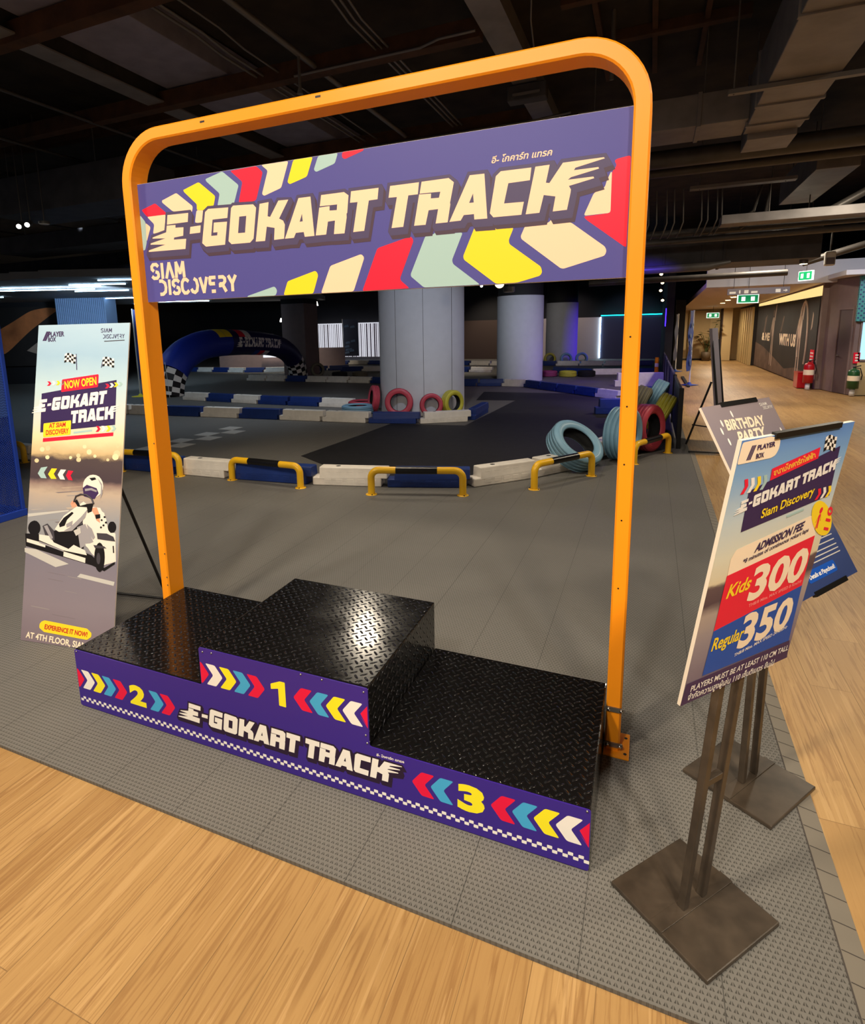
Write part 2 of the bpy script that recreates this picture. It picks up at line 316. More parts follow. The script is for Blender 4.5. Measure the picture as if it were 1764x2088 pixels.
def world_of(o):
    M = Matrix.LocRotScale(o.location, o.rotation_euler, o.scale)
    return world_of(o.parent) @ o.matrix_parent_inverse @ M if o.parent else M
def parent_inv(p): return world_of(p).inverted()
def thing(name, label, cat, loc=(0, 0, 0), group=None):
    o = bpy.data.objects.new(name, None); COL.objects.link(o); o.location = loc; o.empty_display_size = .1
    return tag(o, label, cat, group)
def tag(o, label, cat, group=None):
    o['label'] = label; o['category'] = cat
    if group: o['group'] = group
    return o
def struct(o): o['kind'] = 'structure'; return o
def dup(o, parent=None):
    c = o.copy(); COL.objects.link(c)
    if parent: c.parent = parent
    for ch in list(o.children): dup(ch, c)
    return c
def rounded(pts, r, seg=3):
    """round the corners of a 2-D outline"""
    out = []; n = len(pts)
    for i in range(n):
        p0, p, p1 = (Vector(pts[i-1]), Vector(pts[i]), Vector(pts[(i+1) % n])); a = p0-p; b = p1-p
        q = min(r, a.length*.45, b.length*.45)
        if q < 1e-6: out.append(tuple(p)); continue
        A = p+a.normalized()*q; B = p+b.normalized()*q
        for t in range(seg+1): w = t/seg; out.append(tuple(A*(1-w)**2+p*2*w*(1-w)+B*w*w))
    return out
class Frame:
    """a flat print area: origin at lower left, axes a (right) and b (up), n towards the viewer; u,v scaled by w,h"""
    def __init__(s, P, a, b, n, w=1, h=1): s.P, s.a, s.b, s.n, s.w, s.h = Vector(P), Vector(a), Vector(b), Vector(n), w, h
    def at(s, u, v, layer=0): return s.P+s.a*(u*s.w)+s.b*(v*s.h)+s.n*(layer*.0002)
    def poly(s, mb, pts, name, layer=1, holes=()): mb.poly([s.at(u, v, layer) for u, v in pts], name, [[s.at(u, v, layer) for u, v in h] for h in holes])
TXT = {}
def text_mesh(string, bold=.0, shear=0.0):
    key = (string, bold, shear)
    if key in TXT: return TXT[key]
    c = bpy.data.curves.new('t', 'FONT'); c.body = string; c.offset = bold; c.shear = shear; c.resolution_u = 3; c.fill_mode = 'FRONT'; c.dimensions = '2D'
    o = bpy.data.objects.new('t', c); COL.objects.link(o); dg = bpy.context.evaluated_depsgraph_get()
    me = bpy.data.meshes.new_from_object(o.evaluated_get(dg)); vs = [v.co.copy() for v in me.vertices]; fs = [list(p.vertices) for p in me.polygons]
    bpy.data.objects.remove(o); bpy.data.curves.remove(c); bpy.data.meshes.remove(me)
    x0, x1 = min(v.x for v in vs), max(v.x for v in vs)
    TXT[key] = ([(v.x-x0, v.y) for v in vs], fs, x1-x0); return TXT[key]
def text_on(mb, fr, string, start, end, top, name, layer=3, bold=.02, cap=.69, italic=0.0):
    """text with its baseline from start to end and cap height reaching top (frame coordinates)"""
    vs, fs, wd = text_mesh(string, bold, italic); s, e, t = Vector(start), Vector(end), Vector(top)
    X = (e-s)/wd; Y = (t-s)/cap
    P3 = [fr.at(*(s+X*x+Y*y), layer) for x, y in vs]
    for f in fs:
        a, b, c = (P3[i] for i in f[:3])
        break
    fix = [f if (P3[f[1]]-P3[f[0]]).cross(P3[f[2]]-P3[f[1]]).dot(fr.n) >= 0 else f[::-1] for f in fs]
    mb.add(P3, fix, name)
STK = {'S': [[(.55, .84), (.42, .97), (.16, .97), (.03, .84), (.03, .66), (.16, .54)], [(.36, .46), (.5, .42), (.55, .3), (.55, .15), (.42, .03), (.16, .03), (.03, .15)]],
 'I': [[(.1, 0), (.1, 1)]], 'A': [[(.02, 0), (.3, 1), (.58, 0)]], 'M': [[(.04, 0), (.08, 1), (.36, .25), (.64, 1), (.68, 0)]],
 'D': [[(.03, .97), (.26, .97), (.5, .8), (.56, .5), (.5, .2), (.26, .03), (.03, .03)]], 'C': [[(.58, .84), (.42, .97), (.2, .97), (.05, .78), (.02, .5), (.05, .22), (.2, .03), (.42, .03), (.58, .16)]],
 'O': [[(.32, .97), (.5, .85), (.58, .5), (.5, .15), (.32, .03), (.12, .1), (.04, .25)]], 'V': [[(.02, 1), (.3, 0), (.58, 1)]], 'E': [[(.5, .97), (.05, .97), (.05, .55), (.42, .55)], [(.2, .03), (.45, .03)]],
 'R': [[(.02, .97), (.36, .97), (.5, .85), (.5, .66), (.36, .5), (.1, .5)], [(.1, .32), (.1, .5)], [(.3, .45), (.55, 0)]], 'Y': [[(.02, 1), (.3, .5), (.58, 1)], [(.3, .55), (.3, 0)]]}
STW = {'I': .2, 'M': .74}
def strokes(mb, fr, word, p0, ux, uy, name, layer=3, th=.085):
    """stencil lettering drawn as bars; p0 lower left, ux one em to the right, uy cap height"""
    p0, ux, uy = Vector(p0), Vector(ux), Vector(uy); x = 0; Q = []
    for ch in word:
        for st in STK[ch]:
            for (a, b) in zip(st[:-1], st[1:]):
                A, B = Vector(a), Vector(b); d = (B-A).normalized()*th*.8; nn = Vector((-d.y, d.x)).normalized()*th; A2, B2 = A-d*.5, B+d*.5
                Q.append([Vector(c) for c in ccw([tuple(p0+ux*(x+c.x)+uy*c.y) for c in (A2+nn, B2+nn, B2-nn, A2-nn)])])
        x += STW.get(ch, .6)+.2
    union_on(mb, fr, Q, name, layer)
def word_width(word): return sum(STW.get(c, .6)+.2 for c in word)-.2
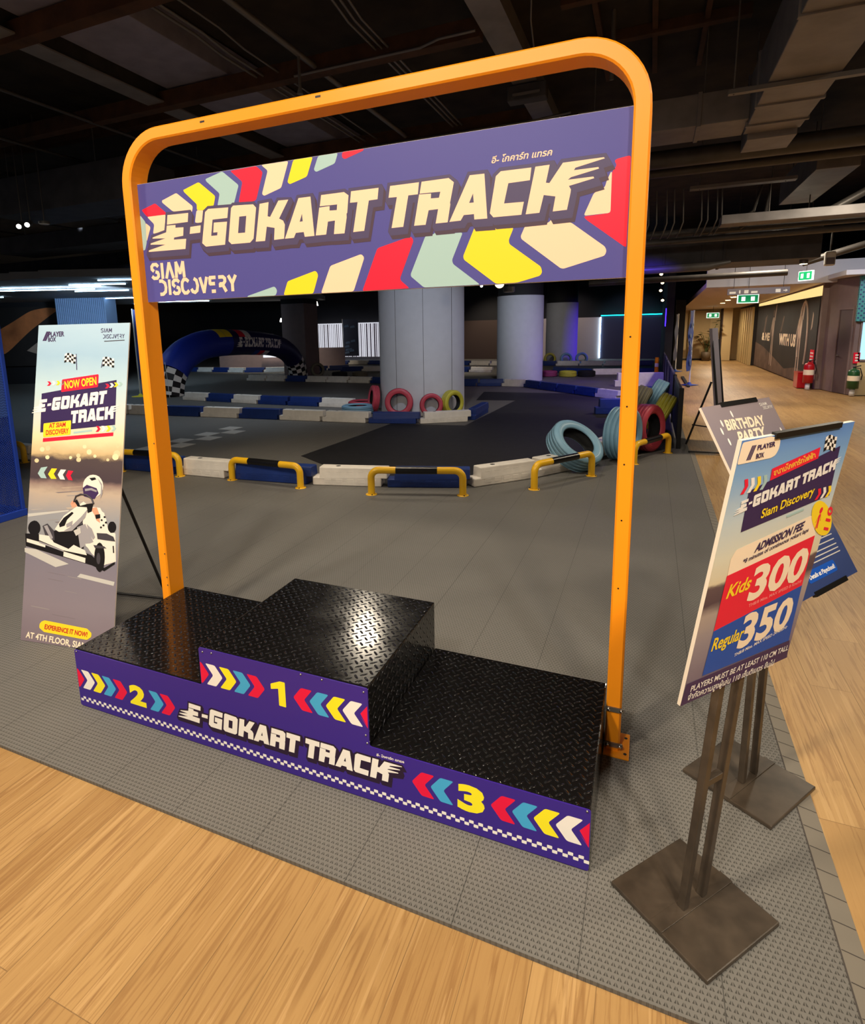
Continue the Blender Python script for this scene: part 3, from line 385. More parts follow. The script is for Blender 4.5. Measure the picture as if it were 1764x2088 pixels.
DATA = {"logo":{"E":[[[[0.1564,2.0025],[0.2705,2.0007],[0.2644,1.9651],[0.149,1.9642]]],[[[0.1474,1.9602],[0.196,1.9589],[0.1942,1.9476],[0.2388,1.9458],[0.2333,1.9117],[0.1829,1.9083],[0.1802,1.8999],[0.2483,1.8982],[0.2399,1.8571],[0.0311,1.8594],[0.0337,1.866],[0.1302,1.8834],[0.0455,1.8889],[0.0473,1.8942],[0.1333,1.9089],[0.0597,1.9134],[0.062,1.9183],[0.1408,1.9332]]]],"-":[[[[0.2757,1.9439],[0.3318,1.9455],[0.3261,1.9167],[0.2694,1.9161]]]],"G":[[[[0.3776,2.0063],[0.4801,2.0022],[0.4719,1.9622],[0.3957,1.9625],[0.3826,1.8989],[0.414,1.8988],[0.4168,1.9112],[0.3943,1.9111],[0.4013,1.9501],[0.4691,1.948],[0.4507,1.859],[0.3511,1.8584],[0.3324,1.8739],[0.3597,1.9954]]]],"O":[[[[0.5047,2.0067],[0.603,2.0019],[0.6165,1.9881],[0.5951,1.8715],[0.5767,1.8574],[0.4839,1.8585],[0.4698,1.8714],[0.4939,1.9981]],[[0.5318,1.9618],[0.5665,1.9613],[0.5553,1.8979],[0.5204,1.8988]]]],"K":[[[[0.6343,2.0003],[0.6774,2.0027],[0.6688,1.9503],[0.6805,1.9469],[0.7231,2.0037],[0.7692,2.0026],[0.7222,1.9368],[0.7403,1.9277],[0.7476,1.9121],[0.7404,1.8601],[0.6932,1.8588],[0.6987,1.9039],[0.6622,1.9119],[0.65,1.8583],[0.6049,1.8591]]]],"A":[[[[0.8152,2.0034],[0.8689,2.0033],[0.8788,1.8595],[0.8352,1.8593],[0.8317,1.8774],[0.7961,1.877],[0.7859,1.8595],[0.7441,1.8594]],[[0.8275,1.9448],[0.8295,1.9171],[0.8154,1.9165]]]],"R":[[[[0.9159,2.0037],[1.0135,2.004],[1.0318,1.9908],[1.0239,1.9299],[1.0208,1.9267],[1.0211,1.9142],[1.0094,1.858],[0.9644,1.8588],[0.9709,1.9073],[0.9406,1.9061],[0.9305,1.8601],[0.8846,1.8602],[0.9053,1.9599],[0.9506,1.9609],[0.949,1.9449],[0.9803,1.9437],[0.9829,1.9634],[0.9078,1.9644]]]],"T":[[[[1.0428,2.0036],[1.1549,2.0035],[1.1497,1.9647],[1.1145,1.9641],[1.0921,1.8601],[1.0462,1.8593],[1.0682,1.9633],[1.037,1.964]]]],"T2":[[[[1.2004,2.0046],[1.3111,2.0046],[1.3066,1.9653],[1.2701,1.9651],[1.2486,1.8608],[1.2026,1.8603],[1.226,1.9643],[1.1935,1.9653]]]],"R2":[[[[1.3212,2.0052],[1.4205,2.0059],[1.4391,1.9902],[1.4261,1.9298],[1.4247,1.925],[1.4261,1.9199],[1.4159,1.8615],[1.3716,1.8614],[1.3814,1.9085],[1.346,1.9079],[1.3341,1.8603],[1.2904,1.8607],[1.3112,1.9641],[1.356,1.9624],[1.3547,1.9463],[1.3847,1.9455],[1.39,1.9647],[1.3131,1.9666]]]],"A2":[[[[1.4954,2.0062],[1.546,2.0053],[1.5567,1.8613],[1.5114,1.8621],[1.5103,1.8798],[1.4741,1.8799],[1.463,1.8629],[1.4221,1.8622]],[[1.5067,1.9467],[1.5095,1.9174],[1.493,1.9175]]]],"C":[[[[1.6016,2.0062],[1.7018,2.0055],[1.6977,1.9671],[1.6271,1.9658],[1.6134,1.9038],[1.6793,1.9025],[1.6717,1.8625],[1.5774,1.8632],[1.5653,1.8772],[1.5849,1.9925]]]],"K2":[[[[1.7146,2.0064],[1.76,2.0068],[1.7492,1.9536],[1.7603,1.9515],[1.801,2.0077],[1.9242,2.0083],[1.9267,2.0045],[1.8399,1.9881],[1.8355,1.9812],[1.9091,1.9817],[1.9107,1.9768],[1.827,1.9613],[1.8179,1.9549],[1.8952,1.9555],[1.8975,1.9502],[1.8216,1.9358],[1.8281,1.9246],[1.8269,1.9133],[1.8175,1.8642],[1.7729,1.8632],[1.7803,1.9085],[1.7431,1.9167],[1.7304,1.8632],[1.6858,1.8627]]]]},"sign_chev":[["red",[[0.0115,2.0368],[0.0923,2.0569],[0.1503,2.012],[0.1456,2.0055],[0.0396,2.0063]]],["cream",[[0.0396,2.0058],[0.1462,2.0059],[0.1332,1.9408],[0.065,1.9327],[0.0769,1.9717]]],["cream",[[0.1318,2.0639],[0.2146,2.0863],[0.2978,2.0244],[0.2898,2.0],[0.2694,2.0112],[0.1885,2.0137],[0.133,2.0553]]],["yellow",[[0.2525,2.0934],[0.3378,2.1154],[0.4184,2.0522],[0.4055,2.0146],[0.3665,2.0113],[0.3525,2.0032],[0.3164,2.0075],[0.3198,2.0301],[0.257,2.085]]],["cream",[[0.3153,2.0072],[0.3525,2.0028],[0.3369,1.9538],[0.3016,1.9589]]],["teal",[[0.3742,2.1229],[0.4617,2.1422],[0.5386,2.0813],[0.5087,2.0121],[0.4919,2.0041],[0.4825,2.0116],[0.4255,2.0134],[0.4412,2.0595],[0.3769,2.1141]]],["red",[[0.5015,2.1393],[0.6285,2.1418],[0.6575,2.1162],[0.6187,2.0162],[0.599,2.0125],[0.5329,2.0154],[0.5581,2.0912]]],["cream",[[0.6524,2.1432],[0.7782,2.1414],[0.7391,2.0488],[0.6579,2.0279],[0.648,2.0356],[0.6812,2.1188]]],["yellow",[[0.8001,2.144],[0.8864,2.1436],[0.8571,2.0763],[0.7787,2.0575],[0.7688,2.0666]]],["teal",[[0.9094,2.1434],[0.9937,2.1439],[0.9794,2.1077],[0.8977,2.0875],[0.8882,2.0968]]],["red",[[1.0112,2.1441],[1.1001,2.1442],[1.097,2.1362],[1.0205,2.1171],[1.0096,2.1254]]],["teal",[[-0.0153,2.0172],[0.0281,1.9852],[0.0248,1.9014],[0.0112,1.8697],[-0.0112,1.8666]]],["cream",[[0.0277,1.9823],[0.0548,1.962],[0.0251,1.9035]]],["teal",[[0.5451,1.6423],[0.5492,1.649],[0.6825,1.6807],[0.6944,1.6644],[0.6856,1.6428]]],["yellow",[[0.7456,1.697],[0.8767,1.7306],[0.888,1.7141],[0.8616,1.6449],[0.7231,1.6428]]],["cream",[[0.9428,1.7445],[1.0771,1.7789],[1.0891,1.7655],[1.039,1.6442],[0.8964,1.6442]]],["red",[[1.1437,1.7949],[1.2774,1.8262],[1.2875,1.811],[1.2321,1.6836],[1.2343,1.6746],[1.2685,1.6456],[1.0764,1.6444]]],["teal",[[1.3329,1.8234],[1.3611,1.8256],[1.3687,1.83],[1.3744,1.8423],[1.3928,1.8247],[1.4704,1.8233],[1.4309,1.7342],[1.4345,1.7204],[1.5321,1.6457],[1.3246,1.6454],[1.2748,1.6866],[1.2741,1.6954]]],["yellow",[[1.5153,1.8435],[1.5346,1.8272],[1.5763,1.826],[1.59,1.8329],[1.6003,1.8271],[1.647,1.8251],[1.6303,1.7854],[1.6332,1.7723],[1.7392,1.6927],[1.7435,1.6748],[1.7366,1.664],[1.6609,1.6455],[1.5881,1.6452],[1.4742,1.7324],[1.4714,1.7443]]],["cream",[[1.6842,1.8257],[1.694,1.8264],[1.7055,1.8286],[1.712,1.8255],[1.7524,1.8276],[1.7667,1.8341],[1.771,1.8508],[1.7985,1.8267],[1.8298,1.8254],[1.9378,1.7419],[1.9429,1.7278],[1.9374,1.7144],[1.8119,1.682],[1.8023,1.6842],[1.6732,1.7853],[1.6704,1.7951]]],["red",[[1.9553,1.9942],[1.9629,1.9991],[2.0021,2.0046],[2.0005,1.7336],[1.877,1.8291],[1.87,1.8389],[1.9499,1.8419],[1.9494,1.9631],[1.9631,1.9803]]],["cream",[[1.8693,1.841],[1.8984,1.9072],[1.9306,1.92],[1.9343,1.9372],[1.9464,1.9635],[1.9491,1.9617],[1.9496,1.8425]]],["cream",[[1.6577,1.915],[1.6598,1.9242],[1.674,1.9258],[1.684,1.9145]]]],"sign_siam":[[0.0376,1.8044],[0.224,1.7937],[0.0759,1.6754],[0.4925,1.7301]],"sign_thai":[[1.5694,2.0344],[1.7646,2.0347],[1.5726,2.0518]],"logo_podium":[[0.48157,-0.00227],[-0.01982,0.49288],[0.55302,-0.82452]],"p1":[["tab","cream",[[0.006,0.994],[0.231,0.999],[0.317,0.983],[0.324,0.95],[0.305,0.928],[0.268,0.922],[0.001,0.921]]],["block","ink",[[0.152,0.818],[0.916,0.915],[0.951,0.719],[0.169,0.668]]],["tag","red",[[0.306,0.882],[0.71,0.926],[0.718,0.884],[0.314,0.839]]],["fee","cream",[[0.168,0.603],[0.819,0.654],[0.928,0.558],[0.144,0.504],[0.138,0.573]]],["kids","red",[[0.14,0.508],[0.917,0.56],[0.934,0.343],[0.141,0.288]]],["reg","blue",[[0.141,0.288],[0.934,0.343],[0.965,0.084],[0.135,0.101]]],["band","plum",[[0.009,0.094],[0.979,0.082],[1.004,-0.006],[-0.005,0.001]]],["ell","yellow",[[1.048,0.617],[1.065,0.596],[1.074,0.577],[1.073,0.561],[1.062,0.55],[1.043,0.545],[1.016,0.546],[0.984,0.552],[0.949,0.563],[0.914,0.579],[0.881,0.598],[0.852,0.618],[0.829,0.639],[0.814,0.659],[0.806,0.677],[0.808,0.692],[0.817,0.702],[0.835,0.707],[0.86,0.708],[0.89,0.702],[0.924,0.692],[0.958,0.677],[0.992,0.659],[1.023,0.638]]]],"t1":[["สนามโกคาร์ทไฟฟ้า","orange",[[0.336,0.855],[0.686,0.892],[0.318,0.873]]],["Siam Discovery","yellow",[[0.313,0.702],[0.773,0.743],[0.309,0.735]]],["ADMISSION FEE","ink",[[0.334,0.57],[0.757,0.606],[0.343,0.602]]],["*8 minutes of continuous gokart laps","ink",[[0.252,0.538],[0.827,0.588],[0.252,0.555]]],["Kids","yellow",[[0.177,0.413],[0.373,0.422],[0.192,0.466]]],["300","cream",[[0.381,0.369],[0.908,0.384],[0.386,0.5]]],["THB/8 Mins. MAX SPEED 8 Km/Hr","pink",[[0.414,0.337],[0.914,0.361],[0.413,0.35]]],["Regular","yellow",[[0.158,0.202],[0.435,0.201],[0.165,0.254]]],["350","cream",[[0.401,0.163],[0.895,0.165],[0.405,0.3]]],["THB/8 Mins. MAX SPEED 24 Km/Hr","white",[[0.396,0.127],[0.897,0.157],[0.397,0.141]]],["PLAYERS MUST BE AT LEAST 110 CM TALL","white",[[0.055,0.051],[0.98,0.037],[0.056,0.076]]],["จำกัดความสูงผู้เล่น 110 เซ็นติเมตร ขึ้นไป","white",[[0.045,0.016],[0.86,-0.01],[0.047,0.041]]],["PLAYER","plum",[[0.136,0.96],[0.279,0.963],[0.133,0.976]]],["BOX","plum",[[0.141,0.931],[0.204,0.932],[0.137,0.947]]],["110","red",[[0.997,0.573],[0.979,0.673],[1.048,0.563]]]],"logo_p1":[[0.48,0.0467],[-0.1599,0.2887],[0.3528,0.2014]],"p1x":{"chevL":[[0.087,0.829],[0.231,0.849]],"chevR":[[0.79,0.726],[0.937,0.738]],"flag":[[0.755,0.901],[0.87,0.901],[0.846,0.957],[0.734,0.968]],"plogo":[[0.068,0.931],[0.114,0.976]],"fig":[[0.892,0.584],[0.913,0.679]],"pill":[[0.558,0.684],[0.716,0.694]]},"nb":[["block","ink",[[0.08,0.78],[0.893,0.824],[0.902,0.686],[0.089,0.656]]],["tag","red",[[0.301,0.825],[0.7,0.842],[0.7,0.802],[0.298,0.785]]],["ytag","yellow",[[0.121,0.685],[0.428,0.697],[0.428,0.652],[0.124,0.641]]],["strip","red",[[0.124,0.638],[0.889,0.663],[0.888,0.652],[0.123,0.626]]],["pill","yellow",[[0.222,0.066],[0.258,0.071],[0.72,0.063],[0.77,0.051],[0.769,0.04],[0.726,0.029],[0.256,0.035],[0.202,0.046],[0.202,0.057]]],["c1","teal",[[0.087,0.526],[0.12,0.545],[0.193,0.549],[0.156,0.53],[0.191,0.512],[0.126,0.512]]],["c2","yellow",[[0.203,0.525],[0.24,0.544],[0.3,0.544],[0.267,0.527],[0.301,0.512],[0.241,0.511]]],["c3","white",[[0.311,0.525],[0.341,0.542],[0.401,0.542],[0.368,0.526],[0.396,0.511],[0.343,0.511]]],["c4","red",[[0.404,0.524],[0.426,0.54],[0.482,0.539],[0.453,0.525],[0.479,0.51],[0.432,0.511]]]],"kart":[["black",[[0.153,0.355],[0.15,0.346],[0.136,0.338],[0.114,0.333],[0.088,0.33],[0.06,0.331],[0.036,0.336],[0.02,0.343],[0.012,0.352],[0.016,0.361],[0.03,0.369],[0.052,0.374],[0.078,0.377],[0.106,0.376],[0.129,0.371],[0.146,0.364]]],["white2",[[0.755,0.432],[0.837,0.416],[0.89,0.365],[0.965,0.357],[0.986,0.273],[0.892,0.262],[0.654,0.313],[0.769,0.362]]],["black",[[0.97,0.376],[0.968,0.369],[0.959,0.363],[0.946,0.359],[0.93,0.358],[0.913,0.358],[0.898,0.362],[0.888,0.367],[0.883,0.374],[0.885,0.381],[0.894,0.387],[0.907,0.391],[0.923,0.392],[0.94,0.392],[0.955,0.388],[0.965,0.383]]],["greyd",[[0.174,0.362],[0.228,0.371],[0.305,0.35],[0.467,0.359],[0.638,0.399],[0.67,0.324],[0.424,0.302],[0.302,0.316],[0.218,0.327]]],["black",[[0.305,0.35],[0.624,0.378],[0.639,0.303],[0.425,0.292],[0.321,0.314]]],["white2",[[0.631,0.434],[0.791,0.431],[0.867,0.395],[0.813,0.358],[0.74,0.326],[0.671,0.319],[0.614,0.383]]],["greyl",[[0.555,0.367],[0.642,0.379],[0.74,0.326],[0.654,0.313],[0.603,0.302]]],["white2",[[0.313,0.355],[0.405,0.399],[0.611,0.447],[0.67,0.433],[0.638,0.397],[0.504,0.354],[0.36,0.348]]],["black",[[0.356,0.372],[0.406,0.393],[0.492,0.413],[0.511,0.409],[0.443,0.387],[0.42,0.368],[0.367,0.362]]],["skin",[[0.469,0.438],[0.489,0.447],[0.536,0.449],[0.543,0.43],[0.49,0.426]]],["skin",[[0.689,0.428],[0.755,0.432],[0.785,0.413],[0.799,0.385],[0.759,0.392],[0.733,0.409]]],["black",[[0.742,0.409],[0.794,0.412],[0.8,0.4],[0.753,0.396]]],["white2",[[0.813,0.498],[0.809,0.487],[0.796,0.477],[0.774,0.469],[0.744,0.463],[0.711,0.461],[0.677,0.462],[0.646,0.466],[0.62,0.473],[0.602,0.483],[0.595,0.494],[0.598,0.505],[0.612,0.515],[0.635,0.523],[0.664,0.529],[0.698,0.531],[0.731,0.53],[0.763,0.526],[0.788,0.518],[0.805,0.509]]],["plum",[[0.594,0.488],[0.636,0.499],[0.744,0.49],[0.768,0.475],[0.724,0.456],[0.611,0.463]]],["black",[[0.659,0.52],[0.72,0.523],[0.736,0.517],[0.687,0.512]]],["black",[[0.513,0.445],[0.538,0.453],[0.578,0.433],[0.648,0.44],[0.718,0.444],[0.705,0.418],[0.662,0.412],[0.65,0.43],[0.552,0.43]]],["white2",[[0.653,0.318],[0.776,0.324],[0.881,0.322],[0.972,0.317],[0.98,0.277],[0.867,0.259],[0.73,0.29]]],["black",[[-0.016,0.334],[0.123,0.337],[0.73,0.285],[0.868,0.251],[0.974,0.272],[0.975,0.265],[0.87,0.241],[0.736,0.255],[0.001,0.295]]],["white2",[[0.006,0.319],[0.221,0.308],[0.22,0.296],[0.008,0.308]]],["white2",[[0.426,0.289],[0.665,0.275],[0.664,0.26],[0.425,0.274]]],["white2",[[0.142,0.335],[0.263,0.333],[0.312,0.314],[0.478,0.298],[0.53,0.312],[0.657,0.298],[0.678,0.284],[0.425,0.292],[0.146,0.317]]],["black",[[0.869,0.283],[0.869,0.269],[0.864,0.257],[0.853,0.247],[0.839,0.24],[0.822,0.237],[0.805,0.239],[0.788,0.245],[0.774,0.254],[0.763,0.266],[0.758,0.28],[0.758,0.294],[0.764,0.306],[0.774,0.316],[0.789,0.323],[0.805,0.326],[0.823,0.324],[0.84,0.318],[0.854,0.309],[0.864,0.297]]],["greyd",[[0.823,0.278],[0.822,0.269],[0.816,0.262],[0.806,0.26],[0.795,0.262],[0.786,0.268],[0.781,0.276],[0.783,0.285],[0.789,0.292],[0.799,0.295],[0.81,0.293],[0.819,0.286]]],["greyl",[[0.414,0.352],[0.504,0.354],[0.638,0.397],[0.661,0.425],[0.593,0.399],[0.483,0.366]]],["greyl",[[0.618,0.486],[0.691,0.49],[0.749,0.483],[0.745,0.478],[0.684,0.483],[0.623,0.479]]],["greyl",[[0.747,0.522],[0.798,0.504],[0.81,0.476],[0.789,0.459],[0.79,0.499]]],["greyd",[[0.77,0.354],[0.875,0.355],[0.946,0.347],[0.969,0.333],[0.879,0.334],[0.782,0.336]]],["greyl",[[0.437,0.374],[0.506,0.386],[0.5,0.37],[0.444,0.363]]],["greyl",[[0.192,0.362],[0.229,0.366],[0.3,0.329],[0.283,0.32]]],["greyw",[[0.521,0.355],[0.591,0.367],[0.603,0.35],[0.551,0.34]]],["black",[[0.825,0.395],[0.824,0.393],[0.821,0.392],[0.816,0.391],[0.81,0.392],[0.806,0.393],[0.805,0.394],[0.806,0.396],[0.809,0.397],[0.814,0.397],[0.82,0.397],[0.824,0.396]]],["black",[[0.855,0.404],[0.854,0.403],[0.85,0.402],[0.845,0.401],[0.84,0.401],[0.836,0.402],[0.834,0.404],[0.835,0.405],[0.839,0.407],[0.844,0.407],[0.849,0.407],[0.853,0.406]]],["black",[[0.848,0.379],[0.846,0.378],[0.843,0.376],[0.838,0.376],[0.832,0.376],[0.828,0.377],[0.827,0.379],[0.828,0.38],[0.831,0.381],[0.837,0.382],[0.842,0.382],[0.846,0.381]]],["black",[[0.872,0.388],[0.871,0.387],[0.867,0.385],[0.862,0.385],[0.857,0.385],[0.853,0.386],[0.851,0.388],[0.852,0.389],[0.856,0.39],[0.861,0.391],[0.866,0.391],[0.87,0.39]]],["black",[[0.823,0.372],[0.822,0.371],[0.818,0.37],[0.813,0.369],[0.807,0.369],[0.803,0.37],[0.802,0.372],[0.803,0.373],[0.807,0.375],[0.812,0.375],[0.817,0.375],[0.821,0.374]]],["black",[[0.944,0.319],[0.956,0.32],[0.965,0.299],[0.953,0.298]]],["greyl",[[0.659,0.379],[0.715,0.366],[0.755,0.341],[0.735,0.333],[0.682,0.355]]],["greyd",[[0.742,0.317],[0.856,0.316],[0.883,0.31],[0.761,0.308]]],["greyl",[[0.146,0.314],[0.425,0.292],[0.426,0.288],[0.147,0.309]]],["skin",[[0.478,0.442],[0.504,0.447],[0.512,0.443],[0.487,0.438]]]],"wheelring":[[0.508,0.444],[0.528,0.462],[0.58,0.469],[0.642,0.468],[0.698,0.457],[0.722,0.442]],"road":[["greyw",[[-0.013,0.289],[0.114,0.288],[0.487,0.252],[0.345,0.238],[-0.01,0.276]]],["greyw",[[0.618,0.226],[0.982,0.212],[0.974,0.2],[0.584,0.215]]],["greyw",[[-0.0,0.397],[0.455,0.418],[0.456,0.414],[0.002,0.387]]]],"bokeh":[[[0.974,0.599],[0.968,0.592],[0.95,0.588],[0.927,0.588],[0.908,0.591],[0.9,0.598],[0.906,0.604],[0.924,0.608],[0.946,0.609],[0.966,0.605]],[[0.724,0.588],[0.721,0.585],[0.712,0.583],[0.701,0.583],[0.692,0.585],[0.688,0.588],[0.691,0.591],[0.699,0.593],[0.71,0.593],[0.72,0.591]],[[0.96,0.622],[0.957,0.618],[0.948,0.616],[0.936,0.616],[0.927,0.618],[0.922,0.621],[0.925,0.624],[0.934,0.626],[0.946,0.627],[0.955,0.625]],[[0.461,0.581],[0.458,0.578],[0.449,0.576],[0.438,0.575],[0.429,0.577],[0.425,0.58],[0.428,0.583],[0.436,0.585],[0.447,0.585],[0.457,0.584]],[[0.862,0.578],[0.859,0.576],[0.851,0.574],[0.841,0.574],[0.832,0.575],[0.829,0.578],[0.831,0.581],[0.839,0.583],[0.849,0.583],[0.858,0.581]],[[0.613,0.616],[0.609,0.612],[0.598,0.61],[0.584,0.61],[0.573,0.612],[0.567,0.616],[0.571,0.62],[0.582,0.622],[0.596,0.622],[0.608,0.62]],[[0.092,0.567],[0.088,0.563],[0.076,0.56],[0.06,0.56],[0.047,0.562],[0.041,0.566],[0.045,0.57],[0.057,0.573],[0.073,0.573],[0.086,0.571]],[[0.957,0.588],[0.951,0.582],[0.935,0.579],[0.914,0.578],[0.896,0.582],[0.888,0.587],[0.893,0.593],[0.91,0.597],[0.931,0.598],[0.949,0.594]],[[0.214,0.608],[0.21,0.603],[0.196,0.599],[0.178,0.599],[0.162,0.602],[0.156,0.607],[0.16,0.612],[0.174,0.615],[0.193,0.615],[0.208,0.612]],[[0.21,0.579],[0.206,0.575],[0.194,0.572],[0.179,0.572],[0.167,0.574],[0.161,0.578],[0.165,0.582],[0.177,0.584],[0.192,0.585],[0.204,0.582]],[[0.559,0.575],[0.555,0.571],[0.542,0.568],[0.526,0.568],[0.512,0.57],[0.506,0.575],[0.51,0.579],[0.523,0.582],[0.539,0.582],[0.553,0.58]],[[0.15,0.603],[0.146,0.598],[0.133,0.595],[0.115,0.595],[0.101,0.598],[0.094,0.602],[0.099,0.607],[0.112,0.61],[0.13,0.61],[0.144,0.607]],[[0.55,0.588],[0.546,0.584],[0.535,0.582],[0.521,0.581],[0.509,0.584],[0.503,0.587],[0.507,0.591],[0.518,0.594],[0.533,0.594],[0.545,0.592]],[[0.671,0.601],[0.667,0.596],[0.653,0.592],[0.635,0.592],[0.62,0.595],[0.614,0.6],[0.618,0.605],[0.632,0.608],[0.65,0.608],[0.665,0.605]]],"streak":[["greyw",[[0.462,0.474],[0.655,0.48],[0.636,0.478],[0.482,0.472]]],["greyl",[[0.414,0.462],[0.649,0.47],[0.626,0.467],[0.438,0.46]]],["cream",[[0.546,0.449],[0.797,0.458],[0.773,0.456],[0.572,0.448]]],["greyd",[[0.294,0.47],[0.615,0.481],[0.584,0.478],[0.327,0.468]]],["greyw",[[0.508,0.44],[0.82,0.451],[0.789,0.449],[0.54,0.439]]],["greyl",[[0.2,0.41],[0.507,0.422],[0.477,0.418],[0.232,0.408]]],["cream",[[0.353,0.485],[0.599,0.494],[0.575,0.492],[0.378,0.484]]],["greyd",[[0.461,0.369],[0.686,0.378],[0.664,0.375],[0.484,0.368]]],["greyw",[[0.03,0.411],[0.171,0.416],[0.158,0.414],[0.044,0.409]]],["greyl",[[0.226,0.382],[0.347,0.387],[0.335,0.385],[0.239,0.381]]],["cream",[[0.42,0.424],[0.659,0.433],[0.635,0.429],[0.445,0.421]]],["greyd",[[0.306,0.378],[0.533,0.387],[0.511,0.383],[0.329,0.375]]],["greyl",[[0.483,0.214],[0.632,0.211],[0.632,0.209],[0.483,0.213]]],["greyd",[[0.266,0.201],[0.436,0.197],[0.436,0.196],[0.267,0.2]]],["greyl",[[0.459,0.169],[0.591,0.166],[0.591,0.165],[0.459,0.168]]],["greyd",[[0.335,0.093],[0.586,0.088],[0.586,0.087],[0.335,0.092]]],["greyl",[[0.096,0.111],[0.302,0.107],[0.303,0.105],[0.096,0.109]]],["greyd",[[0.261,0.221],[0.453,0.216],[0.453,0.215],[0.261,0.22]]]],"tn":[["NOW OPEN","yellow",[[0.337,0.796],[0.683,0.81],[0.329,0.819]]],["AT SIAM","red2",[[0.184,0.671],[0.369,0.677],[0.185,0.685]]],["DISCOVERY","red2",[[0.155,0.648],[0.409,0.657],[0.153,0.663]]],["EXPERIENCE IT NOW!","red2",[[0.26,0.045],[0.725,0.038],[0.264,0.059]]],["AT 4TH FLOOR, SIAM DISCOVERY","cream",[[0.056,0.011],[1.116,-0.005],[0.061,0.029]]],["PLAYER","plum",[[0.12,0.962],[0.299,0.963],[0.117,0.977]]],["BOX","plum",[[0.12,0.947],[0.208,0.947],[0.117,0.96]]]],"siam_n":[[0.685,0.985],[0.797,0.972],[0.705,0.969],[0.954,0.957]],"logo_n1":[[0.7379,0.0314],[-0.068,0.2746],[0.0837,0.2053]],"logo_n2":[[0.7118,0.0268],[-0.1329,0.2686],[-0.1652,0.1555]],"nx":{"flagL":[[0.248,0.835],[0.383,0.841],[0.367,0.874],[0.238,0.866]],"flagR":[[0.662,0.845],[0.79,0.845],[0.79,0.873],[0.669,0.885]],"plogo":[[0.033,0.946],[0.101,0.977]],"chevTL":[[0.092,0.785],[0.255,0.797]],"chevTR":[[0.718,0.813],[0.881,0.822]],"chevB":[[0.674,0.672],[0.908,0.683]]},"t2":[["BIRTHDAY","cream",[[0.196,0.86],[0.75,0.85],[0.207,0.913]]],["PARTY","cream",[[0.27,0.781],[0.669,0.782],[0.302,0.839]]]],"siam2":[[0.794,0.974],[0.944,0.958],[0.822,0.957],[0.977,0.937]],"t2b":{"box":[[0.349,0.055],[0.738,0.083],[0.439,0.088]],"lines":[[0.761,0.2],[0.947,0.192],[0.671,0.144],[0.934,0.14],[0.585,0.123],[0.887,0.121]]}}
LOGO = DATA['logo']
def union_on(mb, fr, faces, name, layer):
    """flat union of overlapping outlines (one layer, no coplanar doubles)"""
    from mathutils.geometry import delaunay_2d_cdt
    vs = []; fs = []
    for q in faces: fs.append(list(range(len(vs), len(vs)+len(q)))); vs += [Vector((c[0], c[1])) for c in q]
    V, E, F, _, _, OF = delaunay_2d_cdt(vs, [], fs, 1, 1e-5)
    for f, of in zip(F, OF):
        if len(of): mb.add([fr.at(V[i].x, V[i].y, layer) for i in f], [list(range(len(f)))], name)
def logo_on(mb, fr, tf, name, layer, keys=None, shadow=()):
    """the block lettering, its outline grown and swept to the lower right for the printed drop shade"""
    SH = {i: [] for i in range(len(shadow))}
    for k in (keys or LOGO):
        for loops in LOGO[k]:
            out = [tf(p) for p in loops[0]]; hol = [[tf(p) for p in h] for h in loops[1:]]
            for si, (sname, grow, dx, dy, lay) in enumerate(shadow):
                A = [Vector(p) for p in out]; ar = sum(A[i-1].x*A[i].y-A[i].x*A[i-1].y for i in range(len(A))); sg = 1 if ar > 0 else -1
                G = []
                for i in range(len(A)):
                    d0 = (A[i]-A[i-1]).normalized(); d1 = (A[(i+1) % len(A)]-A[i]).normalized()
                    n0 = Vector((d0.y, -d0.x))*sg; n1 = Vector((d1.y, -d1.x))*sg; bs = n0+n1
                    bs = bs/max(bs.length_squared/2, .7) if bs.length > .35 else (d0-d1).normalized()
                    G.append(A[i]+bs*grow)
                D = Vector((dx, dy))
                def face(q):
                    ar = sum(q[i-1].x*q[i].y-q[i].x*q[i-1].y for i in range(len(q)))
                    if abs(ar) > 1e-7: SH[si].append(q if ar > 0 else q[::-1])
                def tris(q):
                    for t in tessellate_polygon([[Vector((c.x, c.y, 0)) for c in q]]): face([q[i] for i in t])
                tris(G); tris([g+D for g in G])
                for i in range(len(G)):
                    a, b = G[i], G[(i+1) % len(G)]; face([a, b, b+D, a+D])
                    a, b = A[i], A[(i+1) % len(A)]; c, d = G[(i+1) % len(G)], G[i]; face([a, b, c]); face([a, c, d])
            ar = sum(out[i-1][0]*out[i][1]-out[i][0]*out[i-1][1] for i in range(len(out)))
            fr.poly(mb, out if ar > 0 else out[::-1], name, layer, hol)
    for si, (sname, grow, dx, dy, lay) in enumerate(shadow): union_on(mb, fr, SH[si], sname, lay)
def affine(M): return lambda p: (p[0]*M[0][0]+p[1]*M[1][0]+M[2][0], p[0]*M[0][1]+p[1]*M[1][1]+M[2][1])
def ccw(pts): return pts if sum(pts[i-1][0]*pts[i][1]-pts[i][0]*pts[i-1][1] for i in range(len(pts))) > 0 else pts[::-1]
# ================================================================== the setting
def slab(name, lo, hi, m, bev=0):
    mb = MB(); mb.box(lo, hi, m, bev); return struct(build(name, mb))
slab('floor', (-2.9, -5.0, -.10), (14, 32, -.012), 'oak_planks')
